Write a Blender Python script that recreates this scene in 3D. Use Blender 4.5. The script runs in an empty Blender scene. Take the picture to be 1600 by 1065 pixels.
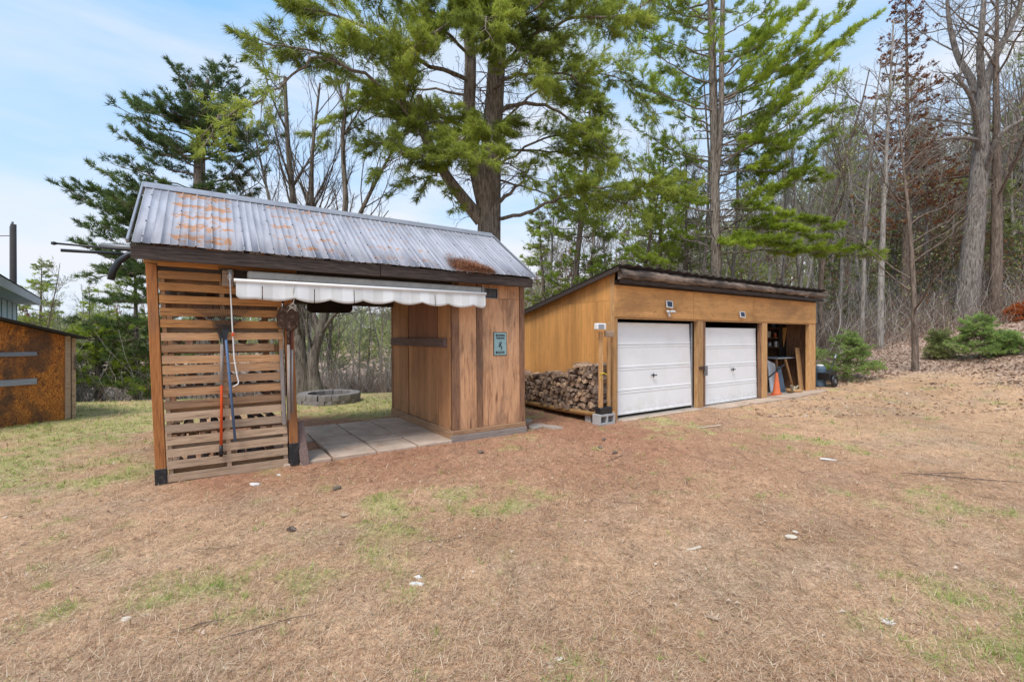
import bpy, bmesh, math, random
import numpy as np
from mathutils import Vector, Matrix

rng = np.random.default_rng(7)
random.seed(7)
R = math.radians
sc = bpy.context.scene
COL = sc.collection

# ------------------------------------------------------------------ camera
F = 710.0; CX = 800.0; HY = 525.0; EYE = 1.6       # photograph geometry (1600 x 1065)
cam = bpy.data.cameras.new('camera'); cam_o = bpy.data.objects.new('camera', cam); COL.objects.link(cam_o)
cam.sensor_width = 36; cam.lens = F / 1600 * 36; cam.shift_y = -7.5 / 1600
cam.clip_end = 1500; cam.clip_start = .05
cam_o.location = (0, 0, EYE); cam_o.rotation_euler = (R(90), 0, 0)
sc.camera = cam_o

# ------------------------------------------------------------------ sky, sun, exposure
SUN_EL, SUN_AZ = 58, 207       # azimuth: degrees clockwise from +Y (the view direction)
w = bpy.data.worlds.new('World'); sc.world = w; w.use_nodes = True
nt = w.node_tree; nt.nodes.clear()
def wn(t, **k):
    n = nt.nodes.new(t)
    for a, b in k.items(): setattr(n, a, b)
    return n
sky = wn('ShaderNodeTexSky', sky_type='NISHITA', sun_disc=False)
sky.sun_elevation = R(SUN_EL); sky.sun_rotation = R(SUN_AZ); sky.air_density = 1.0; sky.dust_density = 1.5; sky.ozone_density = 1.0
tc = wn('ShaderNodeTexCoord'); mp = wn('ShaderNodeMapping'); mp.inputs['Scale'].default_value = (1.0, 1.0, 4.5)
mp.inputs['Rotation'].default_value = (R(4), R(-7), 0)
nz = wn('ShaderNodeTexNoise'); nz.inputs['Scale'].default_value = 1.7; nz.inputs['Detail'].default_value = 6; nz.inputs['Roughness'].default_value = .52
nz.inputs['Distortion'].default_value = .35
rp = wn('ShaderNodeValToRGB'); rp.color_ramp.elements[0].position = .36; rp.color_ramp.elements[1].position = .72
rp.color_ramp.elements[0].color = (.04, .04, .04, 1); rp.color_ramp.elements[1].color = (.85, .85, .85, 1)
sep = wn('ShaderNodeSeparateXYZ')
hz = wn('ShaderNodeMapRange'); hz.inputs[1].default_value = .55; hz.inputs[2].default_value = .0; hz.inputs[3].default_value = 0; hz.inputs[4].default_value = .6
mx_add = wn('ShaderNodeMath', operation='ADD'); mx_add.use_clamp = True
mix = wn('ShaderNodeMix', data_type='RGBA')
mix.inputs['B'].default_value = (3.3, 3.45, 3.75, 1)
tint = wn('ShaderNodeMix', data_type='RGBA', blend_type='MULTIPLY'); tint.inputs['Factor'].default_value = 1; tint.inputs['B'].default_value = (1.25, 1.25, 1.15, 1)
bg = wn('ShaderNodeBackground'); bg.inputs['Strength'].default_value = .125
out = wn('ShaderNodeOutputWorld')
L = nt.links.new
L(tc.outputs['Generated'], mp.inputs[0]); L(mp.outputs[0], nz.inputs['Vector']); L(nz.outputs[0], rp.inputs[0])
L(tc.outputs['Generated'], sep.inputs[0]); L(sep.outputs[2], hz.inputs[0]); L(rp.outputs[0], mx_add.inputs[0]); L(hz.outputs[0], mx_add.inputs[1])
blu = wn('ShaderNodeMix', data_type='RGBA'); blu.inputs['Factor'].default_value = .7; blu.inputs['B'].default_value = (1.0, 2.35, 4.15, 1)
L(sky.outputs[0], tint.inputs['A']); L(tint.outputs['Result'], blu.inputs['A']); L(blu.outputs['Result'], mix.inputs['A']); L(mx_add.outputs[0], mix.inputs['Factor'])
L(mix.outputs['Result'], bg.inputs[0]); L(bg.outputs[0], out.inputs[0])

sun = bpy.data.lights.new('sun', 'SUN'); sun.energy = 1.5; sun.angle = R(20); sun.color = (1, .955, .90)
sun_o = bpy.data.objects.new('sun', sun); COL.objects.link(sun_o)
sd = Vector((math.sin(R(SUN_AZ)) * math.cos(R(SUN_EL)), math.cos(R(SUN_AZ)) * math.cos(R(SUN_EL)), math.sin(R(SUN_EL))))
sun_o.rotation_euler = sd.to_track_quat('Z', 'Y').to_euler(); sun_o.location = sd * 60
vs = sc.view_settings; vs.view_transform = 'Standard'; vs.look = 'None'; vs.gamma = 1; vs.use_curve_mapping = False
vs.exposure = 1.1
sc.render.engine = 'CYCLES'
sc.cycles.max_bounces = 6; sc.cycles.diffuse_bounces = 3; sc.cycles.transparent_max_bounces = 8

# ------------------------------------------------------------------ helpers
def link(o, parent=None):
    COL.objects.link(o)
    if parent: o.parent = parent
    return o
def tag(o, label=None, cat=None, group=None, kind=None):
    if label: o['label'] = label
    if cat: o['category'] = cat
    if group: o['group'] = group
    if kind: o['kind'] = kind
    return o
def empty(name, loc=(0, 0, 0), rz=0, **k):
    o = bpy.data.objects.new(name, None); o.empty_display_size = .2
    o.location = loc; o.rotation_euler = (0, 0, rz); link(o); return tag(o, **k)
def copy_tree(o, parent=None):
    c = o.copy(); COL.objects.link(c); c.parent = parent
    for ch in list(o.children): copy_tree(ch, c)
    return c

class B:
    """collects simple solids in one bmesh"""
    def __init__(s): s.bm = bmesh.new()
    def box(s, x0, x1, y0, y1, z0, z1, bev=0, jit=0, mat=None):
        vs_ = [s.bm.verts.new((x, y, z)) for x in (x0, x1) for y in (y0, y1) for z in (z0, z1)]
        if jit:
            for v in vs_: v.co += Vector([random.uniform(-jit, jit) for _ in range(3)])
        if mat:
            for v in vs_: v.co = mat @ v.co
        fs = [s.bm.faces.new([vs_[i] for i in f]) for f in ((0, 1, 3, 2), (4, 6, 7, 5), (0, 4, 5, 1), (2, 3, 7, 6), (0, 2, 6, 4), (1, 5, 7, 3))]
        if bev:
            es = set(e for f in fs for e in f.edges)
            bmesh.ops.bevel(s.bm, geom=list(es), offset=bev, segments=1, affect='EDGES')
        return s
    def obox(s, p, q, w_, h_, bev=0, up=(0, 0, 1)):
        """bar from p to q, w_ sideways, h_ along up"""
        p = Vector(p); q = Vector(q); d = q - p; Ln = d.length; d.normalize()
        u = Vector(up); sd_ = d.cross(u)
        if sd_.length < 1e-3: sd_ = d.cross(Vector((1, 0, 0)))
        sd_.normalize(); u = sd_.cross(d)
        M = Matrix((d, sd_, u)).transposed().to_4x4(); M.translation = p
        return s.box(0, Ln, -w_ / 2, w_ / 2, -h_ / 2, h_ / 2, bev, mat=M)
    def prism(s, pts, ext):
        """closed outline pts (3d) extruded by vector ext"""
        ext = Vector(ext); a = [s.bm.verts.new(p) for p in pts]; b = [s.bm.verts.new(Vector(p) + ext) for p in pts]
        n = len(a); s.bm.faces.new(a); s.bm.faces.new(b[::-1])
        for i in range(n): s.bm.faces.new((a[i], b[i], b[(i + 1) % n], a[(i + 1) % n]))
        return s
    def tube(s, pts, r, n=8, cap=True):
        pts = [Vector(p) for p in pts]; rs = r if hasattr(r, '__len__') else [r] * len(pts)
        rings = []; prev = None
        for i, p in enumerate(pts):
            t = (pts[min(i + 1, len(pts) - 1)] - pts[max(i - 1, 0)]).normalized()
            if prev is None:
                a = t.orthogonal().normalized()
            else:
                a = (prev - t * prev.dot(t)).normalized()
            prev = a; b = t.cross(a)
            rings.append([s.bm.verts.new(p + (a * math.cos(2 * math.pi * k / n) + b * math.sin(2 * math.pi * k / n)) * rs[i]) for k in range(n)])
        for i in range(len(rings) - 1):
            for k in range(n):
                s.bm.faces.new((rings[i][k], rings[i][(k + 1) % n], rings[i + 1][(k + 1) % n], rings[i + 1][k]))
        if cap: s.bm.faces.new(rings[0][::-1]); s.bm.faces.new(rings[-1])
        return s
    def lathe(s, prof, c=(0, 0, 0), n=20):
        rings = [[s.bm.verts.new((c[0] + r * math.cos(2 * math.pi * k / n), c[1] + r * math.sin(2 * math.pi * k / n), c[2] + z)) for k in range(n)] for r, z in prof]
        for i in range(len(rings) - 1):
            for k in range(n): s.bm.faces.new((rings[i][k], rings[i][(k + 1) % n], rings[i + 1][(k + 1) % n], rings[i + 1][k]))
        s.bm.faces.new(rings[0][::-1]); s.bm.faces.new(rings[-1]); return s
    def warp(s, fn):
        for v in s.bm.verts: v.co = Vector(fn(*v.co))
        return s
    def out(s, name, m, parent=None, smooth=False, **k):
        bmesh.ops.recalc_face_normals(s.bm, faces=s.bm.faces)
        me = bpy.data.meshes.new(name); s.bm.to_mesh(me); s.bm.free()
        if smooth: me.polygons.foreach_set('use_smooth', [True] * len(me.polygons))
        me.materials.append(m); o = bpy.data.objects.new(name, me); link(o, parent); return tag(o, **k)

def np_mesh(name, V, Fc, m, parent=None, attrs=None, smooth=False, obj=True, **k):
    V = np.asarray(V, dtype=np.float32); Fc = np.asarray(Fc, dtype=np.int32); n = Fc.shape[1]
    me = bpy.data.meshes.new(name)
    me.vertices.add(len(V)); me.vertices.foreach_set('co', V.ravel())
    me.loops.add(Fc.size); me.loops.foreach_set('vertex_index', Fc.ravel())
    me.polygons.add(len(Fc)); me.polygons.foreach_set('loop_start', np.arange(len(Fc), dtype=np.int32) * n)
    me.polygons.foreach_set('loop_total', np.full(len(Fc), n, dtype=np.int32))
    if smooth: me.polygons.foreach_set('use_smooth', np.ones(len(Fc), dtype=bool))
    me.update(calc_edges=True)
    for an, arr in (attrs or {}).items():
        arr = np.asarray(arr, dtype=np.float32)
        if arr.ndim == 1:
            a = me.attributes.new(an, 'FLOAT', 'POINT'); a.data.foreach_set('value', arr)
        else:
            a = me.attributes.new(an, 'FLOAT_COLOR', 'POINT')
            a.data.foreach_set('color', np.c_[arr, np.ones(len(arr))].astype(np.float32).ravel())
    me.materials.append(m)
    if not obj: return me
    o = bpy.data.objects.new(name, me); link(o, parent); return tag(o, **k)

# numpy value noise
_lat = rng.random((256, 256)).astype(np.float32)
def vnoise(x, y):
    xi = np.floor(x).astype(int); yi = np.floor(y).astype(int); fx = x - xi; fy = y - yi
    fx = fx * fx * (3 - 2 * fx); fy = fy * fy * (3 - 2 * fy)
    g = lambda a, b: _lat[a % 256, b % 256]
    return (g(xi, yi) * (1 - fx) + g(xi + 1, yi) * fx) * (1 - fy) + (g(xi, yi + 1) * (1 - fx) + g(xi + 1, yi + 1) * fx) * fy
def fbm(x, y, o=4):
    x = np.asarray(x, dtype=float); y = np.asarray(y, dtype=float)
    s = 0; a = .5; t = 0
    for i in range(o): s = s + a * vnoise(x * 2 ** i + 17.3 * i, y * 2 ** i + 5.1 * i); t += a; a *= .5
    return s / t
def sp(x, k): return k * np.log1p(np.exp(np.clip(np.asarray(x, dtype=float) / k, -30, 30)))
def sg(x): return 1 / (1 + np.exp(-np.clip(x, -30, 30)))
def terrain(x, y):
    x = np.asarray(x, dtype=float); y = np.asarray(y, dtype=float)
    xr = np.minimum(x, 60)
    z = .20 * (sp(xr - 9.7, .8)) * sg((y + 4) / 3)
    yb = np.minimum(y, 90)
    z = z + .07 * sp(yb - 20, 1.5) * sg((x - 3) / 2)
    edge = 13.6 + .27 * np.minimum(x + 3, 0)
    z = z - np.minimum(.20 * sp(y - edge, .6), 2.2) * sg(-(x - 1.5) / 1.2)
    z = z + .10 * sp(yb - 36, 3) * sg(-(x - 3) / 2)
    z = z + .035 * (fbm(x * .35, y * .35, 3) - .5) * sg((np.hypot(x, y) - 2) * .5)
    return z
def TZ(x, y): return float(terrain(x, y))
def at(px, py, d): return Vector(((px - CX) / F * d, d, EYE + (HY - py) / F * d))
def hit(px, py, dmin=2, dmax=80):
    d = dmin
    while d < dmax:
        p = at(px, py, d)
        if TZ(p.x, p.y) >= p.z: return Vector((p.x, p.y, TZ(p.x, p.y)))
        d += .04
    return at(px, py, dmax)

# ------------------------------------------------------------------ materials
class N:
    def __init__(s, name):
        s.m = bpy.data.materials.new(name); s.m.use_nodes = True; s.t = s.m.node_tree; s.t.nodes.clear()
        s.o = s.n('ShaderNodeOutputMaterial'); s.p = s.n('ShaderNodeBsdfPrincipled'); s.l(s.p.outputs[0], s.o.inputs[0])
    def n(s, t, **k):
        x = s.t.nodes.new(t)
        for a, b in k.items(): setattr(x, a, b)
        return x
    def l(s, a, b): s.t.links.new(a, b)
    def coord(s, kind='Object', scale=(1, 1, 1), rnd=0):
        tc_ = s.n('ShaderNodeTexCoord'); v = tc_.outputs[kind]
        if rnd:
            oi = s.n('ShaderNodeObjectInfo'); m_ = s.n('ShaderNodeMath', operation='MULTIPLY'); m_.inputs[1].default_value = rnd; s.l(oi.outputs['Random'], m_.inputs[0])
            ad = s.n('ShaderNodeVectorMath', operation='ADD'); s.l(v, ad.inputs[0]); s.l(m_.outputs[0], ad.inputs[1]); v = ad.outputs[0]
        mp_ = s.n('ShaderNodeMapping'); mp_.inputs['Scale'].default_value = scale; s.l(v, mp_.inputs[0]); return mp_.outputs[0]
    def noise(s, v, scale, detail=4, rough=.55, dist=0):
        x = s.n('ShaderNodeTexNoise'); x.inputs['Scale'].default_value = scale; x.inputs['Detail'].default_value = detail
        x.inputs['Roughness'].default_value = rough; x.inputs['Distortion'].default_value = dist; s.l(v, x.inputs['Vector']); return x.outputs['Fac']
    def ramp(s, f, stops):
        x = s.n('ShaderNodeValToRGB'); cr = x.color_ramp
        while len(cr.elements) < len(stops): cr.elements.new(.5)
        for e, (p, c) in zip(cr.elements, stops):
            e.position = p; e.color = (c, c, c, 1) if isinstance(c, (int, float)) else (*c, 1)
        s.l(f, x.inputs[0]); return x.outputs[0]
    def mix(s, a, b, f, mode='MIX'):
        x = s.n('ShaderNodeMix', data_type='RGBA', blend_type=mode)
        for v, i in ((a, 'A'), (b, 'B')):
            if isinstance(v, tuple): x.inputs[i].default_value = (*v, 1)
            else: s.l(v, x.inputs[i])
        if isinstance(f, (int, float)): x.inputs['Factor'].default_value = f
        else: s.l(f, x.inputs['Factor'])
        return x.outputs['Result']
    def math(s, a, b, op='MULTIPLY'):
        x = s.n('ShaderNodeMath', operation=op)
        for i, v in enumerate((a, b)):
            if isinstance(v, (int, float)): x.inputs[i].default_value = v
            else: s.l(v, x.inputs[i])
        return x.outputs[0]
    def bump(s, h, st=.3, d=.01):
        x = s.n('ShaderNodeBump'); x.inputs['Strength'].default_value = st; x.inputs['Distance'].default_value = d
        s.l(h, x.inputs['Height']); s.l(x.outputs[0], s.p.inputs['Normal'])
    def fin(s, col, rough=.8, spec=.3, metal=0):
        if isinstance(col, tuple): s.p.inputs['Base Color'].default_value = (*col, 1)
        else: s.l(col, s.p.inputs['Base Color'])
        if isinstance(rough, (int, float)): s.p.inputs['Roughness'].default_value = rough
        else: s.l(rough, s.p.inputs['Roughness'])
        s.p.inputs['Specular IOR Level'].default_value = spec; s.p.inputs['Metallic'].default_value = metal
        return s.m

def ply(name, base, dark, axis='z', mot=.5, rnd=9):
    s = N(name); v = s.coord('Object', (1, 1, .06) if axis == 'z' else (.06, 1, 1), rnd); a = s.noise(v, 26, 7, .6, .3)
    v2 = s.coord('Object', (1, 1, .4) if axis == 'z' else (.4, 1, 1), rnd); b_ = s.noise(v2, 1.6, 6, .62, .4); d_ = s.noise(v2, 9, 8, .7, .8)
    c = s.mix(base, s.ramp(a, [(.3, .80), (.65, 1.06)]), .8, 'MULTIPLY'); c = s.mix(c, dark, s.ramp(b_, [(.46, 0.), (.78, mot)])); c = s.mix(c, dark, s.ramp(d_, [(.55, 0.), (.75, mot * .9)]))
    vo = s.n('ShaderNodeTexVoronoi'); vo.inputs['Scale'].default_value = 3.2; s.l(s.coord('Object', (1, 1, .7) if axis == 'z' else (.7, 1, 1), rnd), vo.inputs['Vector']); c = s.mix(c, dark, s.ramp(vo.outputs['Distance'], [(.02, .8), (.05, 0.)]))
    g0 = s.n('ShaderNodeTexCoord'); g1 = s.n('ShaderNodeSeparateXYZ'); s.l(g0.outputs['Object'], g1.inputs[0]); g2 = s.n('ShaderNodeMapRange'); g2.inputs[1].default_value = .42; g2.inputs[2].default_value = 0; s.l(g1.outputs[2], g2.inputs[0]); c = s.mix(c, (.20, .12, .07), s.math(g2.outputs[0], s.ramp(d_, [(.40, 0.), (.62, .95)])))
    bn = s.noise(s.coord('Object', (1, 1, .03) if axis == 'z' else (.03, 1, 1), rnd), 3.2, 3, .5); c = s.mix(c, s.ramp(bn, [(.35, .74), (.6, 1.06)]), .9, 'MULTIPLY')
    s.bump(a, .25, .004); return s.fin(c, .7, .3)
def wood(name, light, mid, dark, axis='x', grain=16, stain=None, stain_lo=.5, stain_hi=.7, stain_scale=2.0, rnd=31, vary=.35, rough=.8, knots=True):
    s = N(name); sc_ = {'x': (.07, 1, 1), 'y': (1, .07, 1), 'z': (1, 1, .07)}[axis]
    v = s.coord('Object', sc_, rnd)
    g = s.noise(v, grain * 3, 8, .62, .6)
    c = s.ramp(g, [(.28, dark), (.45, mid), (.72, light)])
    fine = s.noise(v, grain * 11, 4, .6)
    c = s.mix(c, s.ramp(fine, [(.3, .62), (.62, 1.08)]), .55, 'MULTIPLY')
    v2 = s.coord('Object', {'x': (.35, 1, 1), 'y': (1, .35, 1), 'z': (1, 1, .35)}[axis], rnd * .7)
    if stain:
        st = s.noise(v2, stain_scale, 7, .62, .4)
        c = s.mix(c, stain, s.ramp(st, [(stain_lo, 0.), (stain_hi, .85)]))
    if knots:
        vo = s.n('ShaderNodeTexVoronoi'); vo.inputs['Scale'].default_value = 2.6; s.l(v2, vo.inputs['Vector'])
        c = s.mix(c, dark, s.ramp(vo.outputs['Distance'], [(.035, .85), (.07, 0.)]))
    if vary:
        oi = s.n('ShaderNodeObjectInfo')
        c = s.mix(c, s.ramp(oi.outputs['Random'], [(0., (1 - vary, 1 - vary * .95, 1 - vary * .8)), (1., (1.15, 1.13, 1.1))]), 1.0, 'MULTIPLY')
    s.bump(s.math(g, fine, 'ADD'), .45, .006)
    return s.fin(c, rough, .25)

def plain(name, c, rough=.6, spec=.4, metal=0, var=.25, scale=6, dirt=None, bump=0):
    s = N(name); v = s.coord(); n1 = s.noise(v, scale, 6, .6)
    col = s.mix(c, s.ramp(n1, [(.3, 1 - var), (.7, 1.0)]), 1.0, 'MULTIPLY')
    if dirt: col = s.mix(col, dirt, s.ramp(s.noise(v, scale * 1.7, 7, .65), [(.52, 0.), (.75, .7)]))
    if bump: s.bump(s.noise(v, scale * 6, 6, .6), bump, .01)
    
    if name == 'white_door_paint':
        g0 = s.n('ShaderNodeTexCoord'); g1 = s.n('ShaderNodeSeparateXYZ'); s.l(g0.outputs['Object'], g1.inputs[0]); g2 = s.n('ShaderNodeMapRange'); g2.inputs[1].default_value = .35; g2.inputs[2].default_value = 0; s.l(g1.outputs[2], g2.inputs[0]); col = s.mix(col, (.45, .36, .28), s.math(g2.outputs[0], s.ramp(s.noise(v, 9, 6, .7), [(.42, 0.), (.7, .6)])))
    return s.fin(col, rough, spec, metal)

W_post = wood('stained_post_wood', (.52, .22, .075), (.40, .155, .05), (.16, .06, .025), 'z', stain=(.20, .13, .08), stain_lo=.55, stain_hi=.8)
W_slat = wood('pallet_wood', (.62, .36, .19), (.50, .27, .13), (.17, .085, .045), 'x', stain=(.25, .19, .15), stain_lo=.5, stain_hi=.75, vary=.42)
W_slat_grey = wood('weathered_pallet_wood', (.58, .42, .29), (.46, .32, .21), (.20, .13, .09), 'x', vary=.25)
W_slat_orange = wood('orange_pallet_wood', (.62, .30, .11), (.48, .22, .075), (.19, .085, .035), 'x', stain=(.22, .14, .09), stain_lo=.58, stain_hi=.8, vary=.35)
W_dark = wood('dark_weathered_wood', (.12, .09, .075), (.06, .045, .038), (.018, .014, .012), 'x', vary=.25)
W_darkz = wood('dark_rafter_wood', (.10, .07, .05), (.06, .04, .03), (.02, .014, .012), 'y', vary=.25)
W_face = wood('plywood_face_wood', (.68, .41, .24), (.57, .31, .165), (.18, .09, .05), 'z', grain=9, stain=(.13, .08, .06), stain_lo=.47, stain_hi=.72, stain_scale=3.4, vary=.12)
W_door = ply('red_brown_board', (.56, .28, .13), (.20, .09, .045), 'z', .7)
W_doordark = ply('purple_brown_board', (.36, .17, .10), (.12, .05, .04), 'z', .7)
W_trim = wood('brown_trim_wood', (.38, .21, .12), (.25, .13, .075), (.07, .035, .025), 'z', stain=(.10, .075, .06), vary=.2)
W_sill = wood('grey_sill_wood', (.40, .35, .31), (.29, .24, .21), (.13, .10, .085), 'x', vary=.15)
W_sillb = wood('tan_sill_wood', (.45, .29, .17), (.36, .21, .12), (.17, .09, .05), 'x', vary=.15)
W_sily = wood('tan_base_wood', (.45, .29, .17), (.36, .21, .12), (.17, .09, .05), 'y', vary=.15)
W_amber = ply('amber_plywood', (.67, .33, .105), (.30, .145, .055), 'z', .6)
W_amberx = ply('amber_header_plywood', (.68, .35, .125), (.23, .115, .05), 'x', .95)
W_lum = wood('pale_post_lumber', (.68, .43, .21), (.56, .31, .13), (.28, .13, .055), 'z', vary=.25)
W_lumy = wood('pale_rail_lumber', (.50, .31, .14), (.42, .24, .09), (.26, .12, .045), 'y', vary=.2)
W_greyz = wood('grey_handle_wood', (.45, .40, .36), (.34, .29, .26), (.18, .14, .12), 'z', vary=.2, knots=False)
W_board = wood('purple_grey_board', (.24, .17, .15), (.17, .115, .10), (.08, .05, .045), 'y', vary=.1)
W_log = wood('dark_fascia_log', (.44, .34, .26), (.18, .13, .10), (.03, .022, .02), 'x', grain=7, stain=(.05, .04, .035), stain_lo=.42, stain_hi=.62, stain_scale=4, vary=.1)
M_black = plain('black_tar', (.022, .021, .023), .55, .4, dirt=(.12, .10, .09), scale=14, bump=.3)
M_blackp = plain('black_plastic', (.02, .02, .022), .4, .5)
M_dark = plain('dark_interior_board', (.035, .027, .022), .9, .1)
M_steel = plain('galvanised_steel', (.40, .42, .46), .42, .5, .5, dirt=(.22, .2, .2))
M_white = plain('white_enamel', (.78, .78, .77), .45, .4, var=.05, scale=3)
M_doorw = plain('white_door_paint', (.86, .86, .855), .5, .35, var=.05, scale=1.2, dirt=(.76, .74, .70))
M_conc = plain('concrete', (.44, .38, .32), .9, .2, var=.3, scale=5, dirt=(.30, .19, .12), bump=.4)
M_block = plain('grey_concrete_block', (.46, .45, .44), .9, .2, var=.2, scale=12, bump=.4)
M_stone = plain('fire_pit_block', (.30, .27, .25), .92, .2, var=.4, scale=9, dirt=(.14, .11, .09), bump=.6)
M_rust = plain('rusty_steel', (.10, .055, .038), .75, .3, .2, var=.5, scale=14, dirt=(.42, .30, .22), bump=.3)
M_blue = plain('blue_painted_handle', (.10, .17, .30), .5, .4, var=.25, scale=20)
M_orange = plain('orange_painted_handle', (.72, .09, .015), .4, .5, var=.15, scale=10)
M_cone = plain('faded_orange_plastic', (.72, .17, .06), .6, .3, var=.25, scale=8, dirt=(.5, .2, .1))
M_char = plain('charcoal_rake_steel', (.022, .028, .035), .45, .5, .3)
M_teal = plain('teal_painted_siding', (.16, .30, .33), .7, .3, var=.15)
M_tealp = plain('pale_blue_siding', (.42, .55, .58), .7, .3, var=.1)
M_tealroof = plain('pale_grey_roof_edge', (.42, .46, .48), .6, .3)
M_blueplas = plain('blue_grey_plastic', (.09, .14, .20), .5, .4)
M_pv = plain('solar_cells', (.02, .025, .05), .2, .6)
M_yellow = plain('yellow_strap', (.70, .52, .05), .6, .3)
M_rope = plain('pale_rope', (.62, .57, .50), .8, .2)
M_redl = plain('red_brown_paint', (.20, .07, .05), .6, .3)
M_grey = plain('grey_metal', (.25, .26, .27), .5, .5, .4)
M_shingle = plain('dark_roofing', (.05, .042, .04), .9, .2, var=.4, scale=10, bump=.5)
M_pole = plain('utility_pole_wood', (.06, .055, .055), .9, .1)
M_pale = plain('pale_litter', (.72, .66, .58), .8, .2)
M_cloth = plain('rag_cloth', (.42, .36, .24), .9, .1, dirt=(.7, .68, .62), scale=12)

# OSB wall of the left shed
s = N('stained_osb'); v = s.coord('Object', (1, 1, .55)); n1 = s.noise(v, 15, 5, .7, 3.5); n2 = s.noise(v, 2.2, 6, .62, .8); n3 = s.noise(s.coord('Object', (1, 1, .25)), 3.5, 4, .6)
c = s.ramp(n1, [(.36, (.10, .03, .012)), (.48, (.38, .12, .022)), (.62, (.66, .27, .05))])
c = s.mix(c, (.085, .045, .028), s.ramp(n2, [(.46, 0.), (.6, .8)])); c = s.mix(c, (.06, .04, .03), s.ramp(n3, [(.5, 0.), (.7, .65)]))
s.bump(n1, .4, .01); M_osb = s.fin(c, .55, .35)
# sheet metal roof with rust
s = N('ribbed_roof_metal'); v = s.coord('Object')
n1 = s.noise(s.coord('Object', (1, .25, .25)), 7, 6, .6); base = s.ramp(n1, [(.3, (.29, .295, .335)), (.7, (.44, .445, .495))])
sx = s.n('ShaderNodeSeparateXYZ'); tco = s.n('ShaderNodeTexCoord'); s.l(tco.outputs['Object'], sx.inputs[0])
def band(a, b, soft=.12):
    x1 = s.n('ShaderNodeMapRange'); x1.inputs[1].default_value = a - soft; x1.inputs[2].default_value = a; s.l(sx.outputs[0], x1.inputs[0])
    x2 = s.n('ShaderNodeMapRange'); x2.inputs[1].default_value = b + soft; x2.inputs[2].default_value = b; s.l(sx.outputs[0], x2.inputs[0])
    return s.math(x1.outputs[0], x2.outputs[0])
rust_mask = s.math(s.math(band(.12, .62), s.math(band(1.12, 1.85), .72), 'ADD'), s.math(band(2.2, 3.1), .5), 'ADD')
rows = s.n('ShaderNodeTexWave'); rows.bands_direction = 'Y'; rows.inputs['Scale'].default_value = 1.18; rows.inputs['Distortion'].default_value = 1.6; rows.inputs['Detail'].default_value = 2; s.l(v, rows.inputs['Vector'])
rn = s.noise(v, 13, 6, .62, .2); rn2 = s.noise(v, 34, 4, .6)
rr = s.math(s.math(s.math(rn, 1.0), s.math(rows.outputs['Fac'], .17), 'ADD'), s.math(rust_mask, .26), 'ADD')
rr = s.math(rr, s.math(rn2, .16), 'ADD')
base = s.mix(base, (.45, .185, .05), s.ramp(rr, [(.915, 0.), (.99, .8)]))
dn = s.noise(s.coord('Object', (1, .15, .15)), 11, 6, .65); base = s.mix(base, (.17, .15, .15), s.ramp(dn, [(.56, 0.), (.75, .6)])); dr_ = s.noise(s.coord('Object', (1, .08, .08)), 28, 4, .6); base = s.mix(base, (.40, .24, .14), s.math(s.ramp(dr_, [(.58, 0.), (.72, .5)]), rust_mask))
M_roof = s.fin(base, .62, .35, .0)
M_trimm = plain('roof_trim_metal', (.32, .335, .38), .45, .5, .2, dirt=(.2, .19, .2))
# awning fabric
s = N('striped_awning_fabric'); tco = s.n('ShaderNodeTexCoord'); sx = s.n('ShaderNodeSeparateXYZ'); s.l(tco.outputs['Object'], sx.inputs[0])
fr = s.math(s.math(sx.outputs[0], 1 / .26), 1.0, 'MODULO') if False else s.math(s.math(sx.outputs[0], 1 / .26), 0, 'ADD')
f2 = s.n('ShaderNodeMath', operation='FRACT'); s.l(fr, f2.inputs[0])
c = s.ramp(f2.outputs[0], [(0., (.72, .72, .71)), (.48, (.72, .72, .71)), (.5, (.635, .63, .61)), (.98, (.635, .63, .61)), (1., (.72, .72, .71))])
nn = s.noise(s.coord('Object', (1, 1, .5)), 9, 6, .6); c = s.mix(c, (.45, .42, .37), s.ramp(nn, [(.55, 0.), (.8, .5)]))
M_awn = s.fin(c, .8, .2)
# bark
def bark(name, light, dark, scale=8, moss=None):
    s = N(name); v = s.coord('Object', (1, 1, .16), 13); n1 = s.noise(v, scale, 8, .68, .4)
    c = s.ramp(n1, [(.34, dark), (.6, light)])
    if moss: c = s.mix(c, moss, s.ramp(s.noise(s.coord('Object', (1, 1, .6), 5), 1.8, 5, .6), [(.52, 0.), (.7, .6)]))
    s.bump(n1, .9, .04); return s.fin(c, .95, .1)
K_pine = bark('pine_bark', (.34, .285, .24), (.06, .048, .04), 22)
K_maple = bark('maple_bark', (.24, .20, .165), (.045, .036, .03), 22, moss=(.20, .22, .15))
K_grey = bark('grey_bark', (.40, .365, .33), (.10, .085, .073), 24)
K_pale = bark('pale_bark', (.42, .385, .35), (.14, .12, .10), 20)
K_brown = bark('brown_bark', (.25, .195, .155), (.07, .052, .042), 20)
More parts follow.
